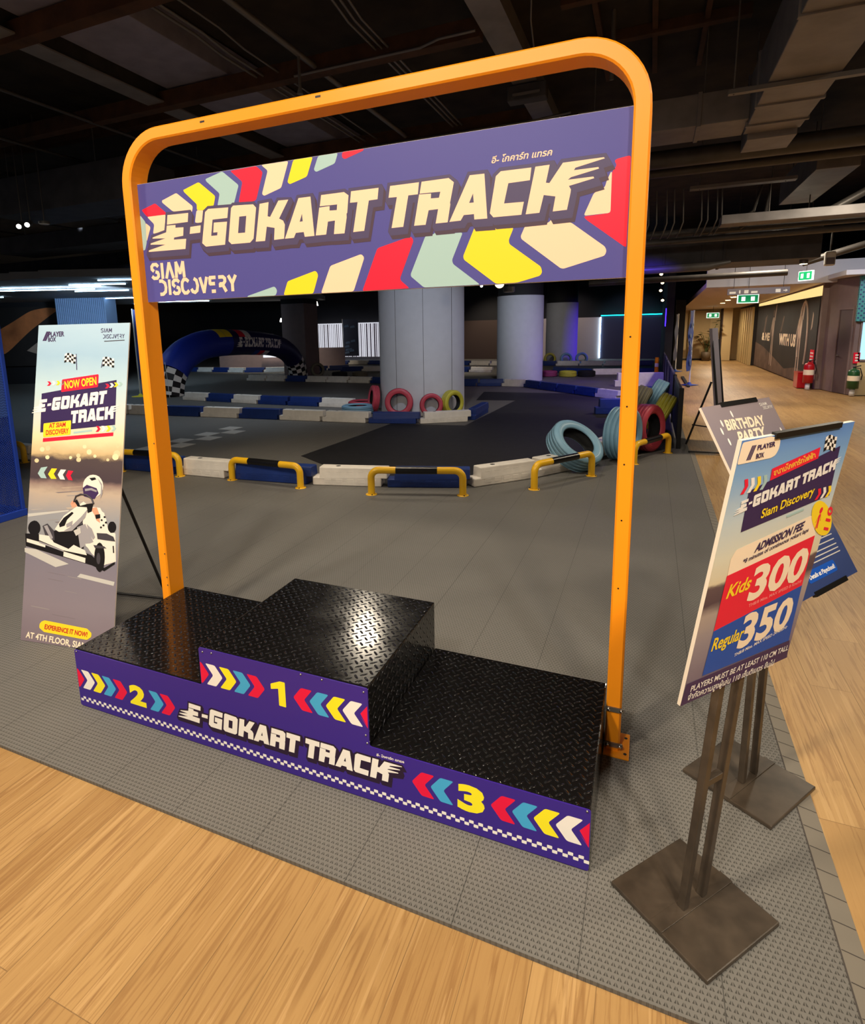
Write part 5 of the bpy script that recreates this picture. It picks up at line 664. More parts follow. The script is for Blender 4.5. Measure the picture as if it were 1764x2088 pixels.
for sx in (.22, -.22):
    mb = MB(); mb.tube([cen+na*sx+nb*.03+Vector((0, 0, .012)), cen+na*sx+nb*.53+Vector((0, 0, .012))], .006, 'black_metal', 8); build('foot_bar', mb, ban)
# ================================================================== yellow and black hoop rails
def hoop(label, p, q, h=.265, r=.033):
    p, q = Vector((*p, 0)), Vector((*q, 0)); L = (q-p).length; c = (p+q)/2; ang = math.atan2(q.y-p.y, q.x-p.x)
    t = thing('hoop_barrier', label, 'barrier', c, 'yellow and black hoop barriers along the kart track')
    M = Matrix.Translation(c) @ Matrix.Rotation(ang, 4, 'Z'); R = .075; zt = h-r; l = L/2; pts = [(-l, 0, .004), (-l, 0, zt-R)]
    for i in range(1, 7): a = PI-i*PI/12; pts.append((-l+R+R*math.cos(a), 0, zt-R+R*math.sin(a)))
    for i in range(0, 7): a = PI/2-i*PI/12; pts.append((l-R+R*math.cos(a), 0, zt-R+R*math.sin(a)))
    pts.append((l, 0, .004)); mb = MB(); mb.tube([M @ Vector(x) for x in pts], r, 'rail_yellow', 16); tb = build('hoop_tube', mb, t)
    mb = MB(); mb.cyl(M @ Vector((-L*.225, 0, zt)), M @ Vector((L*.225, 0, zt)), r+.0015, 'rail_black', 18); build('black_band', mb, t)
    for s in (-1, 1):
        mb = MB(); mb.lathe([(0, .006), (.052, .006), (.054, .001)], 'rail_yellow', M @ Matrix.Translation((s*l, 0, 0)), 20); fl = build('base_flange', mb, t)
        for dx in (-.043, .043):
            mb = MB(); mb.lathe([(0, .014), (.006, .013), (.007, .006)], 'rail_black', M @ Matrix.Translation((s*l+dx*.3, -.043 if dx > 0 else .043, 0)), 8); build('bolt', mb, fl)
    return t
hoop('yellow and black hoop barrier at the far left beyond the kart banner', (-5.72, 3.05), (-4.89, 3.10))
hoop('yellow and black hoop barrier crossing behind the left orange post', (-3.31, 3.13), (-2.50, 3.18))
hoop('yellow and black hoop barrier, first one right of the left orange post', (-1.85, 3.24), (-.99, 3.20), .25)
hoop('yellow and black hoop barrier at the centre of the track edge', (-.23, 3.22), (.58, 3.46), .265)
hoop('yellow and black hoop barrier holding up the leaning blue tyre', (1.15, 3.87), (1.60, 4.56), .27)
hoop('yellow and black hoop barrier beside the red tyre, right of the right post', (1.985, 5.24), (2.34, 5.97), .25)

# ================================================================== plastic kerb blocks
def kerb(p, q, color, label, group='plastic kerb blocks lining the kart track', h=.185, th=.15):
    p, q = Vector((*p, 0)), Vector((*q, 0)); L = (q-p).length; c = (p+q)/2; ang = math.atan2(q.y-p.y, q.x-p.x)
    m = 'kerb_'+color; key = ('kerb', color, round(L, 1))
    bm = bmesh.new(); g = .004; l = L/2-g; tg = .07; zs = h*.45
    out = [(-l+tg, 0), (l-.0, 0), (l, zs), (l+tg-.02, zs+.004), (l+tg-.02, h), (-l+tg, h), (-l+tg, zs+.004), (-l, zs), (-l, .0)]
    out = [(-l, .002), (l, .002), (l, zs), (l+tg-.012, zs), (l+tg-.012, h), (-l+tg, h), (-l+tg, zs), (-l, zs)]
    vs = []
    for y, sc in ((-th/2, 0), (th/2, 0)): vs.append([bm.verts.new((x, y*(1 if z < h*.6 else .82), z)) for x, z in out])
    A, B = vs; k = len(A); bm.faces.new(A); bm.faces.new(B[::-1])
    for i in range(k): bm.faces.new([A[(i+1) % k], A[i], B[i], B[(i+1) % k]])
    bmesh.ops.recalc_face_normals(bm, faces=bm.faces[:]); bmesh.ops.bevel(bm, geom=bm.edges[:], offset=.009, segments=2, affect='EDGES', profile=.5)
    mb = MB(); mb.bm(bm, m)
    for s in (-1, 1):     # moulded panels on both faces and filler recesses on top
        n = max(3, int(L/.13))
        for i in range(n):
            x = -l+tg+.03+(i+.5)*(2*l-tg-.06)/n
            mb.box((x-.034, s*th*.5-.003 if s > 0 else -th*.5-.002, .030), (x+.034, th*.5+.002 if s > 0 else -th*.5+.003, .070), m, .002)
            mb.box((x-.030, s*th*.44-.006 if s > 0 else -th*.44-.002, .105), (x+.030, th*.44+.002 if s > 0 else -th*.44+.006, .145), m, .002)
    mb.lathe([(0, .0012), (.02, .0012), (.026, .0)], 'rail_black', Matrix.Translation((-l+.25, 0, h)), 14)
    o = build('kerb_block', mb); o.location = c; o.rotation_euler = (0, 0, ang); return tag(o, label, 'kerb block', group)
near = [((-5.8, 3.27), (-5.0, 3.27), 'white', 'white kerb block at the far left end of the front row'),
 ((-4.95, 3.27), (-3.75, 3.28), 'white', 'long white kerb block left of the blue one behind the left orange post'),
 ((-3.70, 3.29), (-2.62, 3.29), 'blue', 'blue kerb block behind the hoop barrier at the left orange post'),
 ((-2.58, 3.31), (-1.96, 3.32), 'white', 'white kerb block just right of the left orange post'),
 ((-1.90, 3.33), (-1.00, 3.39), 'blue', 'blue kerb block behind the third hoop barrier from the left'),
 ((-.95, 3.40), (-.26, 3.55), 'white', 'white kerb block between the two blue blocks of the front row'),
 ((-.21, 3.55), (.50, 3.77), 'blue', 'blue kerb block behind the centre hoop barrier'),
 ((.55, 3.80), (1.00, 4.30), 'white', 'white kerb block angling away right of the centre hoop barrier'),
 ((1.03, 4.34), (1.34, 4.80), 'white', 'white kerb block behind the leaning blue tyre'),
 ((1.53, 5.36), (1.80, 6.3), 'white', 'white kerb block behind the upright blue tyre')]
for a, b, c, lb in near: kerb(a, b, c, lb)
def row(pts, cols, desc, h=.185):
    """blocks along a polyline, one colour per block"""
    pts = [Vector(p) for p in pts]; seg = [(b-a).length for a, b in zip(pts[:-1], pts[1:])]; T = sum(seg); n = len(cols)
    def at(d):
        for s, a, b in zip(seg, pts[:-1], pts[1:]):
            if d <= s+1e-6: return a+(b-a)*(d/s)
            d -= s
        return pts[-1]
    ordn = ['first', 'second', 'third', 'fourth', 'fifth', 'sixth', 'seventh', 'eighth', 'ninth', 'tenth', 'eleventh', 'twelfth', 'thirteenth', 'fourteenth']
    for i, c in enumerate(cols):
        a, b = at(T*i/n), at(T*(i+1)/n); d = (b-a).normalized()
        kerb(tuple(a+d*.02), tuple(b-d*.02), c, f'{c} kerb block, {ordn[i]} from left {desc}', h=h)
Bc, Wc = 'blue', 'white'
row([(-8.9, 6.72), (-4.95, 6.95), (-1.95, 7.08), (-1.26, 7.24), (-.62, 7.68)], [Bc, Wc, Wc, Bc, Wc, Bc, Wc, Wc, Bc, Wc][:10], 'of the row ending at the big column')
kerb((-.60, 7.78), (-.62, 8.72), 'blue', 'blue kerb block end-on at the right foot of the big white column')
row([(-7.95, 9.05), (-5.4, 8.78), (-3.3, 8.72)], [Wc, Bc, Wc, Bc, Bc, Wc], 'of the row by the near arch foot')
row([(-2.75, 13.35), (-1.55, 13.6), (-.9, 13.6), (1.55, 11.2)], [Bc, Bc, Wc, Bc, Bc, Bc, Bc, Wc], 'of the row before the middle column')
row([(-9.9, 13.95), (-8.2, 13.9), (-4.9, 13.75), (-3.9, 13.4)], [Wc, Wc, Bc, Wc, Wc, Wc, Bc, Bc], 'of the row at the far arch foot')
row([(-17.5, 17.5), (-12.2, 17.2), (-8.9, 19.0)], [Bc, Wc, Bc, Wc, Bc, Wc, Bc, Wc, Wc, Bc, Bc], 'of the lit row seen under the arch')
row([(-8.8, 18.2), (-6.4, 18.6), (-2.9, 18.3)], [Bc, Wc, Bc, Bc, Wc, Bc, Wc], 'of the row between square and big columns')
row([(-.9, 18.8), (.0, 17.6), (2.2, 18.2)], [Bc, 'blue', Wc, Bc], 'of the dark row right of the middle column')
row([(-6.6, 22.3), (-2.4, 22.0), (2.2, 22.4)], [Wc, Bc, Wc, Wc, Bc, Bc, Wc, Wc, Wc, Bc], 'of the farthest row before the back wall')
row([(-15.5, 21.9), (-9.7, 22.6), (-6.9, 22.4)], [Bc, Wc, Bc, Wc, Bc, Wc, Bc, Wc, Bc], 'of the row below the curtained window')
kerb((1.25, 9.05), (2.36, 9.35), 'blue', 'blue kerb block lit bright blue, crossing to the dark fence behind the tyre heap', h=.26)
kerb((1.80, 11.35), (2.36, 11.50), 'blue', 'violet-blue kerb block crossing to the dark fence, second behind the tyre heap', h=.26)
kerb((1.3, 14.0), (2.36, 14.3), 'white', 'white kerb block glowing violet, crossing to the dark fence farther back', h=.34)

# ================================================================== tyres
TYP = {}
def tyre_mesh(col, R, w):
    key = (col, R, w)
    if key in TYP: return TYP[key]
    ri = R*.60; pr = [(ri, -w*.36), (ri+.012, -w*.43), (R*.74, -w*.5), (R*.86, -w*.50), (R*.95, -w*.43)]
    for g in (-.33, -.11, .11, .33): pr += [(R*.995, w*(g-.055)-.002), (R*.995, w*(g-.030)), (R*.965, w*(g-.026)), (R*.965, w*(g+.012)), (R*.995, w*(g+.016))]
    pr += [(R*.95, w*.43), (R*.86, w*.50), (R*.74, w*.5), (ri+.012, w*.43), (ri, w*.36), (ri+.02, w*.30), (R*.88, w*.30), (R*.9, 0), (R*.88, -w*.30), (ri+.02, -w*.30)]
    mb = MB(); mb.lathe(pr, 'tyre_'+col, None, 44, closed=True)
    ni = len(mb.f); dark = mb.mi('tyre_black')
    npf = len(pr)
    for i in range(ni):
        if i % npf >= npf-6: mb.m[i] = dark
    for rr in (R*.78, R*.83):
        for s in (-1, 1): mb.tube([(rr*math.cos(a*PI/18), rr*math.sin(a*PI/18), s*w*.499) for a in range(36)], .003, 'tyre_'+col, 5, False, True)
    o = build('tyre', mb); TYP[key] = o.data; bpy.data.objects.remove(o); return TYP[key]
def tyre(label, loc, axis, col, R, w, group='painted tyres round the kart track'):
    o = bpy.data.objects.new('tyre', tyre_mesh(col, R, w)); COL.objects.link(o); o.location = loc
    o.rotation_euler = Vector(axis).to_track_quat('Z', 'Y').to_euler(); return tag(o, label, 'tyre', group)
tyre('pale blue tyre slumped over the kerb behind the hoop barrier', (1.40, 4.83, .25), (.55, -.40, .74), 'blue', .30, .20)
tyre('pale blue tyre standing upright behind the right orange post', (1.85, 5.42, .300), (.93, -.36, 0), 'blue', .300, .235)
tyre('red tyre standing upright right of the orange post', (2.10, 6.00, .285), (.88, -.47, .05), 'red', .285, .2)
tyre('yellow tyre tipped against the dark fence behind the red tyre', (2.26, 6.95, .34), (.90, -.10, -.40), 'yellow', .27, .2)
tyre('pale blue tyre resting at the top of the heap against the dark fence', (2.20, 8.0, .42), (.90, -.14, -.36), 'blue', .28, .2)
tyre('dull olive tyre in the heap, left of the blue one by the fence', (1.98, 7.6, .36), (.93, -.12, -.30), 'olive', .28, .2)
def facing(dx, dy, dz=.12): return (dx, dy, dz)
tyre('larger red tyre leaning on the big white column', (-1.93, 7.86, .25), facing(.30, -.94), 'red', .25, .13)
tyre('smaller red tyre leaning on the big white column', (-1.37, 7.98, .205), facing(.42, -.9), 'red', .205, .12)
tyre('yellow tyre at the right edge of the big white column', (-1.06, 8.22, .225), facing(.85, -.5, .03), 'yellow', .225, .14)
tyre('dark red tyre leaning on the left side of the big white column', (-2.62, 8.28, .25), facing(-.75, -.6), 'red', .25, .13)
tyre('pale blue tyre lying flat left of the big white column', (-2.85, 8.05, .08), (0, 0, 1), 'blue', .30, .15)
tyre('red tyre lying flat behind the pale blue one at the big column', (-3.0, 8.55, .09), (0, 0, 1), 'red', .28, .16)
tyre('black tyre standing beside the square column and the arch foot', (-8.25, 15.6, .24), facing(.75, -.65), 'olive', .24, .16)
for x, lb in ((-15.2, 'leftmost'), (-14.35, 'middle'), (-13.6, 'rightmost')): tyre(f'{lb} of three black tyres standing on edge beyond the inflatable arch', (x, 21.5, .27), facing(.5, -.85), 'black', .27, .16)
for x, y, c, lb in ((-2.15, 22.75, 'yellow', 'yellow tyre half hidden behind the middle column'), (-1.62, 22.68, 'yellow', 'yellow tyre standing in front of the farthest column'), (-.98, 22.68, 'blue', 'violet-lit tyre standing in front of the farthest column'), (-.42, 22.95, 'blue', 'violet-lit tyre at the right edge of the farthest column')): tyre(lb, (x, y, .24), facing(.3, -.95), c, .24, .14)
for x, y, c, lb in ((-.75, 16.85, 'pink', 'pink tyre lying flat right of the middle column'), (-.18, 16.85, 'yellow', 'pale yellow tyre lying flat right of the pink one'), (.35, 17.0, 'black', 'black tyre lying flat at the end of the flat tyres')): tyre(lb, (x, y, .09), (0, 0, 1), c, .26, .17)
for x, y, c, lb in ((-7.4, 15.6, 'black', 'black tyre lying flat right of the square column'), (-6.8, 15.9, 'olive', 'olive tyre lying flat near the square column')): tyre(lb, (x, y, .09), (0, 0, 1), c, .26, .17)

# ================================================================== inflatable arch
ar = thing('inflatable_arch', 'blue inflatable start arch with chequered feet and white lettering', 'inflatable arch', (-9.0, 12.5, 0))
def arch_pts():
    P = [(9.55, .0), (9.70, .45), (10.05, .85), (10.6, 1.12), (11.3, 1.25), (12.4, 1.25), (13.4, 1.20), (14.3, 1.10), (14.95, .88), (15.4, .50), (15.6, .0)]
    out = []
    for i in range(len(P)-1):
        p0 = P[max(i-1, 0)]; p1 = P[i]; p2 = P[i+1]; p3 = P[min(i+2, len(P)-1)]
        for t in (0, .25, .5, .75): out.append(tuple(.5*((2*p1[k])+(p2[k]-p0[k])*t+(2*p0[k]-5*p1[k]+4*p2[k]-p3[k])*t*t+(3*p1[k]-p0[k]-3*p2[k]+p3[k])*t**3) for k in (0, 1)))
    return out+[P[-1]]
AP = [(-9.0, y, z) for y, z in arch_pts()]; n = len(AP); i0, i1 = 6, n-6
def arad(i): return .42-.05*min(1, i/18)-.06*max(0, (i-18)/(n-19))
mb = MB(); mb.tube(AP[i0-1:19], [arad(i) for i in range(i0-1, 19)], 'arch_blue', 22, False); build('near_leg_tube', mb, ar)
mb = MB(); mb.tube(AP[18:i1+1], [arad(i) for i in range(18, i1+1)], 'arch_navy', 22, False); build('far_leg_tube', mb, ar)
def cheq(name, pts, r0, r1, seg=12, rows=5):
    mb = MB(); P0, P1 = Vector(pts[0]), Vector(pts[-1]); k = len(pts)
    tmp = MB(); L = []
    for i in range(rows+1):
        t = i/rows*(k-1); a = int(min(t, k-2)); L.append(Vector(pts[a]).lerp(Vector(pts[a+1]), t-a))
    tmp.tube(L, [r0+(r1-r0)*i/rows for i in range(rows+1)], 'print_white', seg, False)
    for j, f in enumerate(tmp.f): mb.add([tmp.v[i] for i in f], [[0, 1, 2, 3]], 'print_white' if (j // seg+j % seg) % 2 else 'print_black', True)
    return build(name, mb, ar)
cheq('chequered_foot', AP[:i0], .418, .41); cheq('chequered_foot', AP[i1:][::-1], .315, .325)
FA = Frame((-8.6, 11.95, 1.09), (0, 1, 0), (0, 0, 1), (1, 0, 0), 2.25, .26)
def arch_logo():
    mb = MB(); tf = lambda p: ((p[0]-.031)/1.9, (p[1]-1.857)/.151); logo_on(mb, FA, tf, 'print_white', 1)
    for i, v in enumerate(mb.v):   # wrap the lettering round the tube
        j = max(q for q in range(10, 36) if AP[q][1] <= v[1]); w = (v[1]-AP[j][1])/(AP[j+1][1]-AP[j][1]); zc = AP[j][2]*(1-w)+AP[j+1][2]*w; r = arad(j)*(1-w)+arad(j+1)*w+.010
        a = (v[2]-1.22)/r*1.15+.05; mb.v[i] = (-9.0+r*math.cos(a), v[1], zc+r*math.sin(a))
    build('lettering', mb, ar)
arch_logo()
def stripe(name, i, c, up):
    tmp = MB(); P = [Vector(AP[i+q]) for q in range(2)]; tmp.tube(P, [arad(i)+.004, arad(i+1)+.004], c, 28, False); mb = MB(); zc = P[0].z
    for f in tmp.f:
        z = sum(tmp.v[q][2] for q in f)/4-zc
        if (z > .17) if up else (z < -.20): mb.add([tmp.v[q] for q in f], [[0, 1, 2, 3]], c, True)
    build(name, mb, ar)
for i, c, up in ((16, 'print_yellow', True), (17, 'print_yellow', True), (19, 'print_red', True), (20, 'print_white', True), (22, 'flag_blue', False), (23, 'print_red', False), (24, 'print_white', False)): stripe('colour_stripe', i, c, up)
mb = MB(); mb.tube([(-8.85, 9.45, .85), (-8.45, 9.1, .02)], .006, 'white_plastic', 5); build('guy_rope', mb, ar)

# ================================================================== flags, fence, back easel
def feather(label, x, y, h, col, wdir, face=.32, base=True, text=None, basecol='blue_led'):
    t = thing('feather_flag', label, 'flag', (x, y, 0), 'tall feather flags round the hall'); wd = Vector((*wdir, 0)).normalized()
    mb = MB(); mb.tube([(x, y, .03), (x, y, h*.5), (x, y, h)], .017, 'white_plastic', 8); build('flag_pole', mb, t)
    mb = MB(); vs = []; N = 14; nn = Vector((-wd.y, wd.x, 0))
    for s in (0, 1):
        for i in range(N+1):
            z = h*.20+(h*.79)*i/N
            for j in range(4): p = Vector((x, y, z))+wd*(.02+face*(j/3)*(1 if i < N else .9))+nn*(.02*math.sin(i*.9+j)+s*.004); vs.append(p)
    fs = []; q = 4
    for s in (0, 1):
        for i in range(N):
            for j in range(3): o = s*(N+1)*q+i*q+j; fs.append([o, o+1, o+q+1, o+q])
    mb.add(vs, fs, col, True); fl = build('flag_cloth', mb, t)
    if base: mb = MB(); mb.lathe([(0, .07), (.03, .07), (.05, .03), (.21, .008), (.21, 0)], base, Matrix.Translation((x, y, 0)), 4 if base == 'flag_blue' else 20); build('flag_base', mb, t)
    if text:
        mb = MB(); fr = Frame(Vector((x, y, h*.25))+wd*(.05)-nn*.03*(1 if nn.y > 0 else -1), wd, (0, 0, 1), -nn if nn.y > 0 else nn, face*.9, h*.7)
        for i in range(9): u = random.random()*.6; v = random.random()*.9; fr.poly(mb, rounded([(u, v), (u+.35, v+.02), (u+.3, v+.09), (u+.02, v+.06)], .02), text, 1)
        build('printed_graphic', mb, t)
    return t
feather('blue printed feather flag just left of the left orange post', -9.66, 9.35, 2.16, 'flag_blue', (.918, .397), .42, 'print_lyellow', 'rib_blue')
feather('grey printed feather flag in front of the curtained window', -10.55, 21.7, 2.05, 'flag_grey', (.918, .397), .68, 'pillar_black', 'rib_blue')
feather('narrow blue feather flag on a blue base in the corridor entrance', 3.03, 14.7, 1.83, 'flag_blue', (-.25, -.97), .42, 'flag_blue', 'rib_blue')
feather('dim feather flag farther back along the corridor edge', 2.87, 19.4, 1.83, 'flag_grey', (-.2, -.98), .42, 'flag_blue')
fe = thing('fence_banner', 'long low dark banner fence along the right edge of the track', 'fence', (2.45, 11.5, 0))
mb = MB(); mb.box((2.452, 6.30, .03), (2.462, 16.9, .70), 'wall_navy'); build('banner_sheet', mb, fe)
for i in range(6):
    y0 = 6.27+i*2.12; mb = MB(); mb.box((2.435, y0-.022, 0), (2.485, y0+.022, .74), 'pillar_black', .004); build('fence_post', mb, fe)
mb = MB(); mb.box((2.447, 6.27, .70), (2.473, 16.9, .73), 'pipe_black'); build('top_rail', mb, fe)
ea = thing('poster_easel', 'black easel with a grey board seen edge-on beyond the birthday poster', 'easel', (2.75, 6.45, 0))
mb = MB(); mb.prism([(2.885, 6.10, .06), (3.02, 6.95, .06), (2.86, 6.98, 1.44), (2.725, 6.13, 1.44)], (-.03, .005, 0), 'panel_grey'); build('easel_board', mb, ea)
for p, q in (((2.90, 6.06, .01), (2.735, 6.14, 1.30)), ((3.04, 6.95, .01), (2.875, 6.97, 1.30)), ((2.56, 6.54, .01), (2.79, 6.50, .80))): mb = MB(); mb.tube([p, q], .012, 'black_metal', 8); build('easel_leg', mb, ea)
mb = MB(); mb.tube([(2.615, 6.54, .26), (2.90, 6.30, .26)], .008, 'black_metal', 6); build('cross_bar', mb, ea)
mb = MB(); mb.box((2.56, 6.05, .005), (2.9, 6.09, .02), 'black_metal'); build('foot_bar', mb, ea)

t = thing('marker_post', 'small orange marker post by the far part of the dark fence', 'marker post', (2.28, 16.4, 0)); mb = MB(); mb.lathe([(0, .6), (.05, .6), (.055, .03), (.13, .02), (.13, 0)], 'orange_paint', Matrix.Translation((2.28, 16.4, 0)), 14); build('post_body', mb, t); mb = MB(); mb.lathe([(.0545, .34), (.0535, .44)], 'print_cream', Matrix.Translation((2.28, 16.4, 0)), 14); build('reflective_band', mb, t)
# ================================================================== blue mesh play cage at the left edge
cg = thing('mesh_cage', 'blue mesh-walled play cage at the left edge of the picture', 'mesh cage', (-3.4, .7, 0))
k = NT('mesh_net'); tc = k.n('ShaderNodeTexCoord'); sp = k.n('ShaderNodeSeparateXYZ'); k.l(tc.outputs['UV'], sp.inputs[0])
aa = k.math('FRACT', k.math('MULTIPLY', k.math('ADD', sp.outputs[0], sp.outputs[1]), 48)); ab = k.math('FRACT', k.math('MULTIPLY', k.math('SUBTRACT', sp.outputs[0], sp.outputs[1]), 48))
solid = k.math('MAXIMUM', k.math('LESS_THAN', aa, .34), k.math('LESS_THAN', ab, .34))
k.b.inputs['Base Color'].default_value = (*lin((30, 66, 180)), 1); k.b.inputs['Roughness'].default_value = .5; k.l(solid, k.b.inputs['Alpha'])
k = NT('mesh_fabric'); tc = k.n('ShaderNodeTexCoord'); sp = k.n('ShaderNodeSeparateXYZ'); k.l(tc.outputs['UV'], sp.inputs[0])
dd = k.math('FRACT', k.math('ADD', k.math('MULTIPLY', sp.outputs[1], 46), k.math('ABSOLUTE', k.math('SUBTRACT', k.math('FRACT', k.math('MULTIPLY', sp.outputs[0], 30)), .5))))
k.l(k.mix(k.math('LESS_THAN', dd, .3), (.05, .13, .52), (.018, .05, .27)), k.b.inputs['Base Color']); k.b.inputs['Roughness'].default_value = .45
X0 = -2.79
mb = MB(); mb.add([(X0, -1.6, .86), (X0, 1.66, .86), (X0, 1.66, 2.3), (X0, -1.6, 2.3)], [[0, 1, 2, 3]], 'mesh_fabric'); mb.add([(X0-2.2, 1.66, .86), (X0, 1.66, .86), (X0, 1.66, 2.3), (X0-2.2, 1.66, 2.3)], [[0, 1, 2, 3]], 'mesh_fabric'); build('upper_net', mb, cg)
mb = MB(); mb.add([(X0+.001, -1.6, .06), (X0+.001, 1.66, .06), (X0+.001, 1.66, .86), (X0+.001, -1.6, .86)], [[0, 1, 2, 3]], 'mesh_net'); mb.add([(X0-2.2, 1.66, .06), (X0, 1.66, .06), (X0, 1.66, .86), (X0-2.2, 1.66, .86)], [[0, 1, 2, 3]], 'mesh_net'); build('lower_net', mb, cg)
for nm, lo, hi in (('bottom_rail', (X0-.02, -1.6, 0), (X0+.02, 1.68, .06)), ('bottom_rail', (X0-2.2, 1.64, 0), (X0-.02, 1.68, .06)), ('corner_post', (X0-.02, 1.64, .06), (X0+.012, 1.672, 2.3)), ('corner_post', (X0-.02, 1.36, .06), (X0+.014, 1.42, .86)), ('corner_post', (X0-2.2, 1.64, .06), (X0-2.16, 1.68, 2.3))):
    mb = MB(); mb.box(lo, hi, 'blue_mesh', .005); build(nm, mb, cg)
# dark screen with a brown rounded print, far left
sc_ = thing('wall_screen', 'large printed wall picture of a brown rounded shape at the far left', 'wall picture', tuple(sd(-13, 19.3, 0)))
mb = MB(); mb.prism([sd(-15.9, 19.4, .6), sd(-10.85, 19.4, .6), sd(-10.85, 19.4, 2.5), sd(-15.9, 19.4, 2.5)], -FH*.03, 'mural_black'); build('picture_panel', mb, sc_)
mb = MB(); S = [(-14.2, .7), (-12.9, 1.0), (-12.0, 1.75), (-11.2, 2.28), (-10.95, 2.42), (-11.3, 2.48), (-11.9, 2.4), (-12.6, 2.0), (-13.4, 1.6), (-14.4, 1.35)]
mb.poly([sd(s, 19.365, z) for s, z in rounded(S, .25, 4)], 'arm_brown'); mb.poly([sd(s, 19.366, z) for s, z in [(-12.2, 1.1), (-10.9, 2.0), (-10.9, 1.5), (-11.6, .9)]], 'mural_grey'); build('printed_graphic', mb, sc_)

# ================================================================== corridor dressing
mu = thing('wall_mural', 'long black and brown photographic mural with the words WITH US', 'mural', (5.51, 18.5, 0))
mb = MB(); mb.box((5.500, 14.35, .03), (5.515, 22.6, 2.05), 'mural_black'); build('mural_panel', mb, mu)
FMU = Frame((5.499, 22.6, .03), (0, -1, 0), (0, 0, 1), (-1, 0, 0), 8.25, 2.02)
mb = MB()
def mp(pts, c, l=1): FMU.poly(mb, ccw(rounded(pts, .012)), c, l)
mp([(0, 0), (1, 0), (1, .10), (.78, .16), (.62, .10), (.42, .22), (.2, .34), (0, .40)], 'mural_brown')
for u, s in ((.37, .9), (.80, 1.0)):   # two plain standing figures with raised arm and hoop
    mp([(u-.018, .52), (u+.018, .52), (u+.026, .74), (u+.01, .80), (u-.012, .80), (u-.028, .74)], 'mural_grey', 2); mp([(u-.016, .53), (u-.002, .53), (u-.012, .10), (u-.024, .08)], 'mural_grey', 2); mp([(u+.002, .53), (u+.018, .53), (u+.02, .08), (u+.008, .08)], 'mural_grey', 2)
    mp([(u+.01, .76), (u+.03, .74), (u+.045, .98), (u+.03, .99)], 'mural_grey', 2); mp([(u-.028, .74), (u-.018, .72), (u-.05, .45), (u-.058, .47)], 'mural_grey', 2); mp([(u+.016*math.cos(t*PI/6), .86+.05*math.sin(t*PI/6)) for t in range(12)], 'mural_brown', 3)
P = [(.845+.055*math.cos(a*PI/20), .50+.46*math.sin(a*PI/20)) for a in range(-4, 24)]; mb.tube([FMU.at(u, v, 3) for u, v in P], .03, 'mural_grey', 6); mp([(.93, .62), (.945, .66), (.95, .80), (.94, .84)], 'mural_grey', 2)
mp([(.50, .58), (.53, .60), (.56, .80), (.545, .82)], 'mural_brown', 2); mp([(.16, .45), (.2, .5), (.24, .85), (.2, .8)], 'mural_brown', 2); build('printed_picture', mb, mu)
mb = MB(); text_on(mb, FMU, 'WITH US', (.50, .42), (.755, .42), (.50, .56), 'print_cream', 4, .05, .69); text_on(mb, FMU, '& ME', (.15, .45), (.315, .45), (.15, .56), 'print_cream', 4, .05, .69); build('lettering', mb, mu)
pl = thing('potted_plant', 'dark leafy potted plant at the end of the beige corridor', 'plant', (4.22, 25.7, 0))
mb = MB(); mb.lathe([(0, 0), (.15, 0), (.19, .36), (.16, .36), (.15, .3), (0, .3)], 'pot', Matrix.Translation((4.22, 25.7, 0)), 18); build('plant_pot', mb, pl)
mb = MB()
for i in range(9):
    a = i*2.4; r = .1+.32*random.random(); z = .6+random.random()*.9; tip = Vector((4.22+math.cos(a)*r, 25.7+math.sin(a)*r*.6, z)); mb.tube([(4.22, 25.7, .3), (4.22+math.cos(a)*r*.4, 25.7, z*.7), tip], .01, 'leaf', 5)
    for j in range(6):
        b = a+j*1.1; L = .16+.12*random.random(); d = Vector((math.cos(b), math.sin(b), .35*random.random()-.1)).normalized(); sd2 = d.cross(Vector((0, 0, 1))).normalized()*L*.36; c = tip+Vector((0, 0, (j-3)*.05))
        mb.add([c, c+d*L*.5+sd2, c+d*L, c+d*L*.5-sd2+Vector((0, 0, .01))], [[0, 1, 2, 3]], 'leaf')
build('foliage', mb, pl)
def sign_box(label, loc, ang, w, h, cat='exit sign', arrow=True):
    t = thing('exit_sign', label, cat, loc, 'green exit signs'); R = Matrix.Translation(loc) @ Matrix.Rotation(ang, 4, 'Z')
    mb = MB(); mb.box((-w/2, -.02, -h/2), (w/2, .02, h/2), 'exit_white', .003, R); b = build('sign_box', mb, t); mb = MB(); mb.box((-w*.46, -.022, -h*.42), (w*.46, -.0203, h*.42), 'exit_green', 0, R)
    for u in (-.22, .22): mb.box((u*w-w*.09, -.0235, -h*.24), (u*w+w*.09, -.0222, h*.24), 'exit_white', 0, R)
    build('sign_face', mb, b); mb = MB(); mb.tube([R @ Vector((0, 0, h/2)), R @ Vector((0, 0, (4.399 if loc[1] < 13.9 else 2.14)-loc[2]))], .006, 'pipe_black', 6); build('hanger_rod', mb, t)
sign_box('green exit sign hanging under the grey wayfinding board', (4.02, 13.7, 2.02), .1, .42, .19)
sign_box('small green exit sign at the far end of the corridor', (4.18, 23.5, 1.80), .1, .42, .19)
sign_box('green exit sign turned aside near the corridor bulkhead', (4.73, 12.0, 2.35), -.95, .30, .18)
wf = thing('wayfinding_board', 'grey hanging wayfinding board with white symbols and arrow', 'sign', (4.15, 13.4, 2.2))
mb = MB(); mb.box((3.58, 13.38, 2.10), (4.74, 13.42, 2.235), 'panel_grey', .004); build('sign_panel', mb, wf); mb = MB()
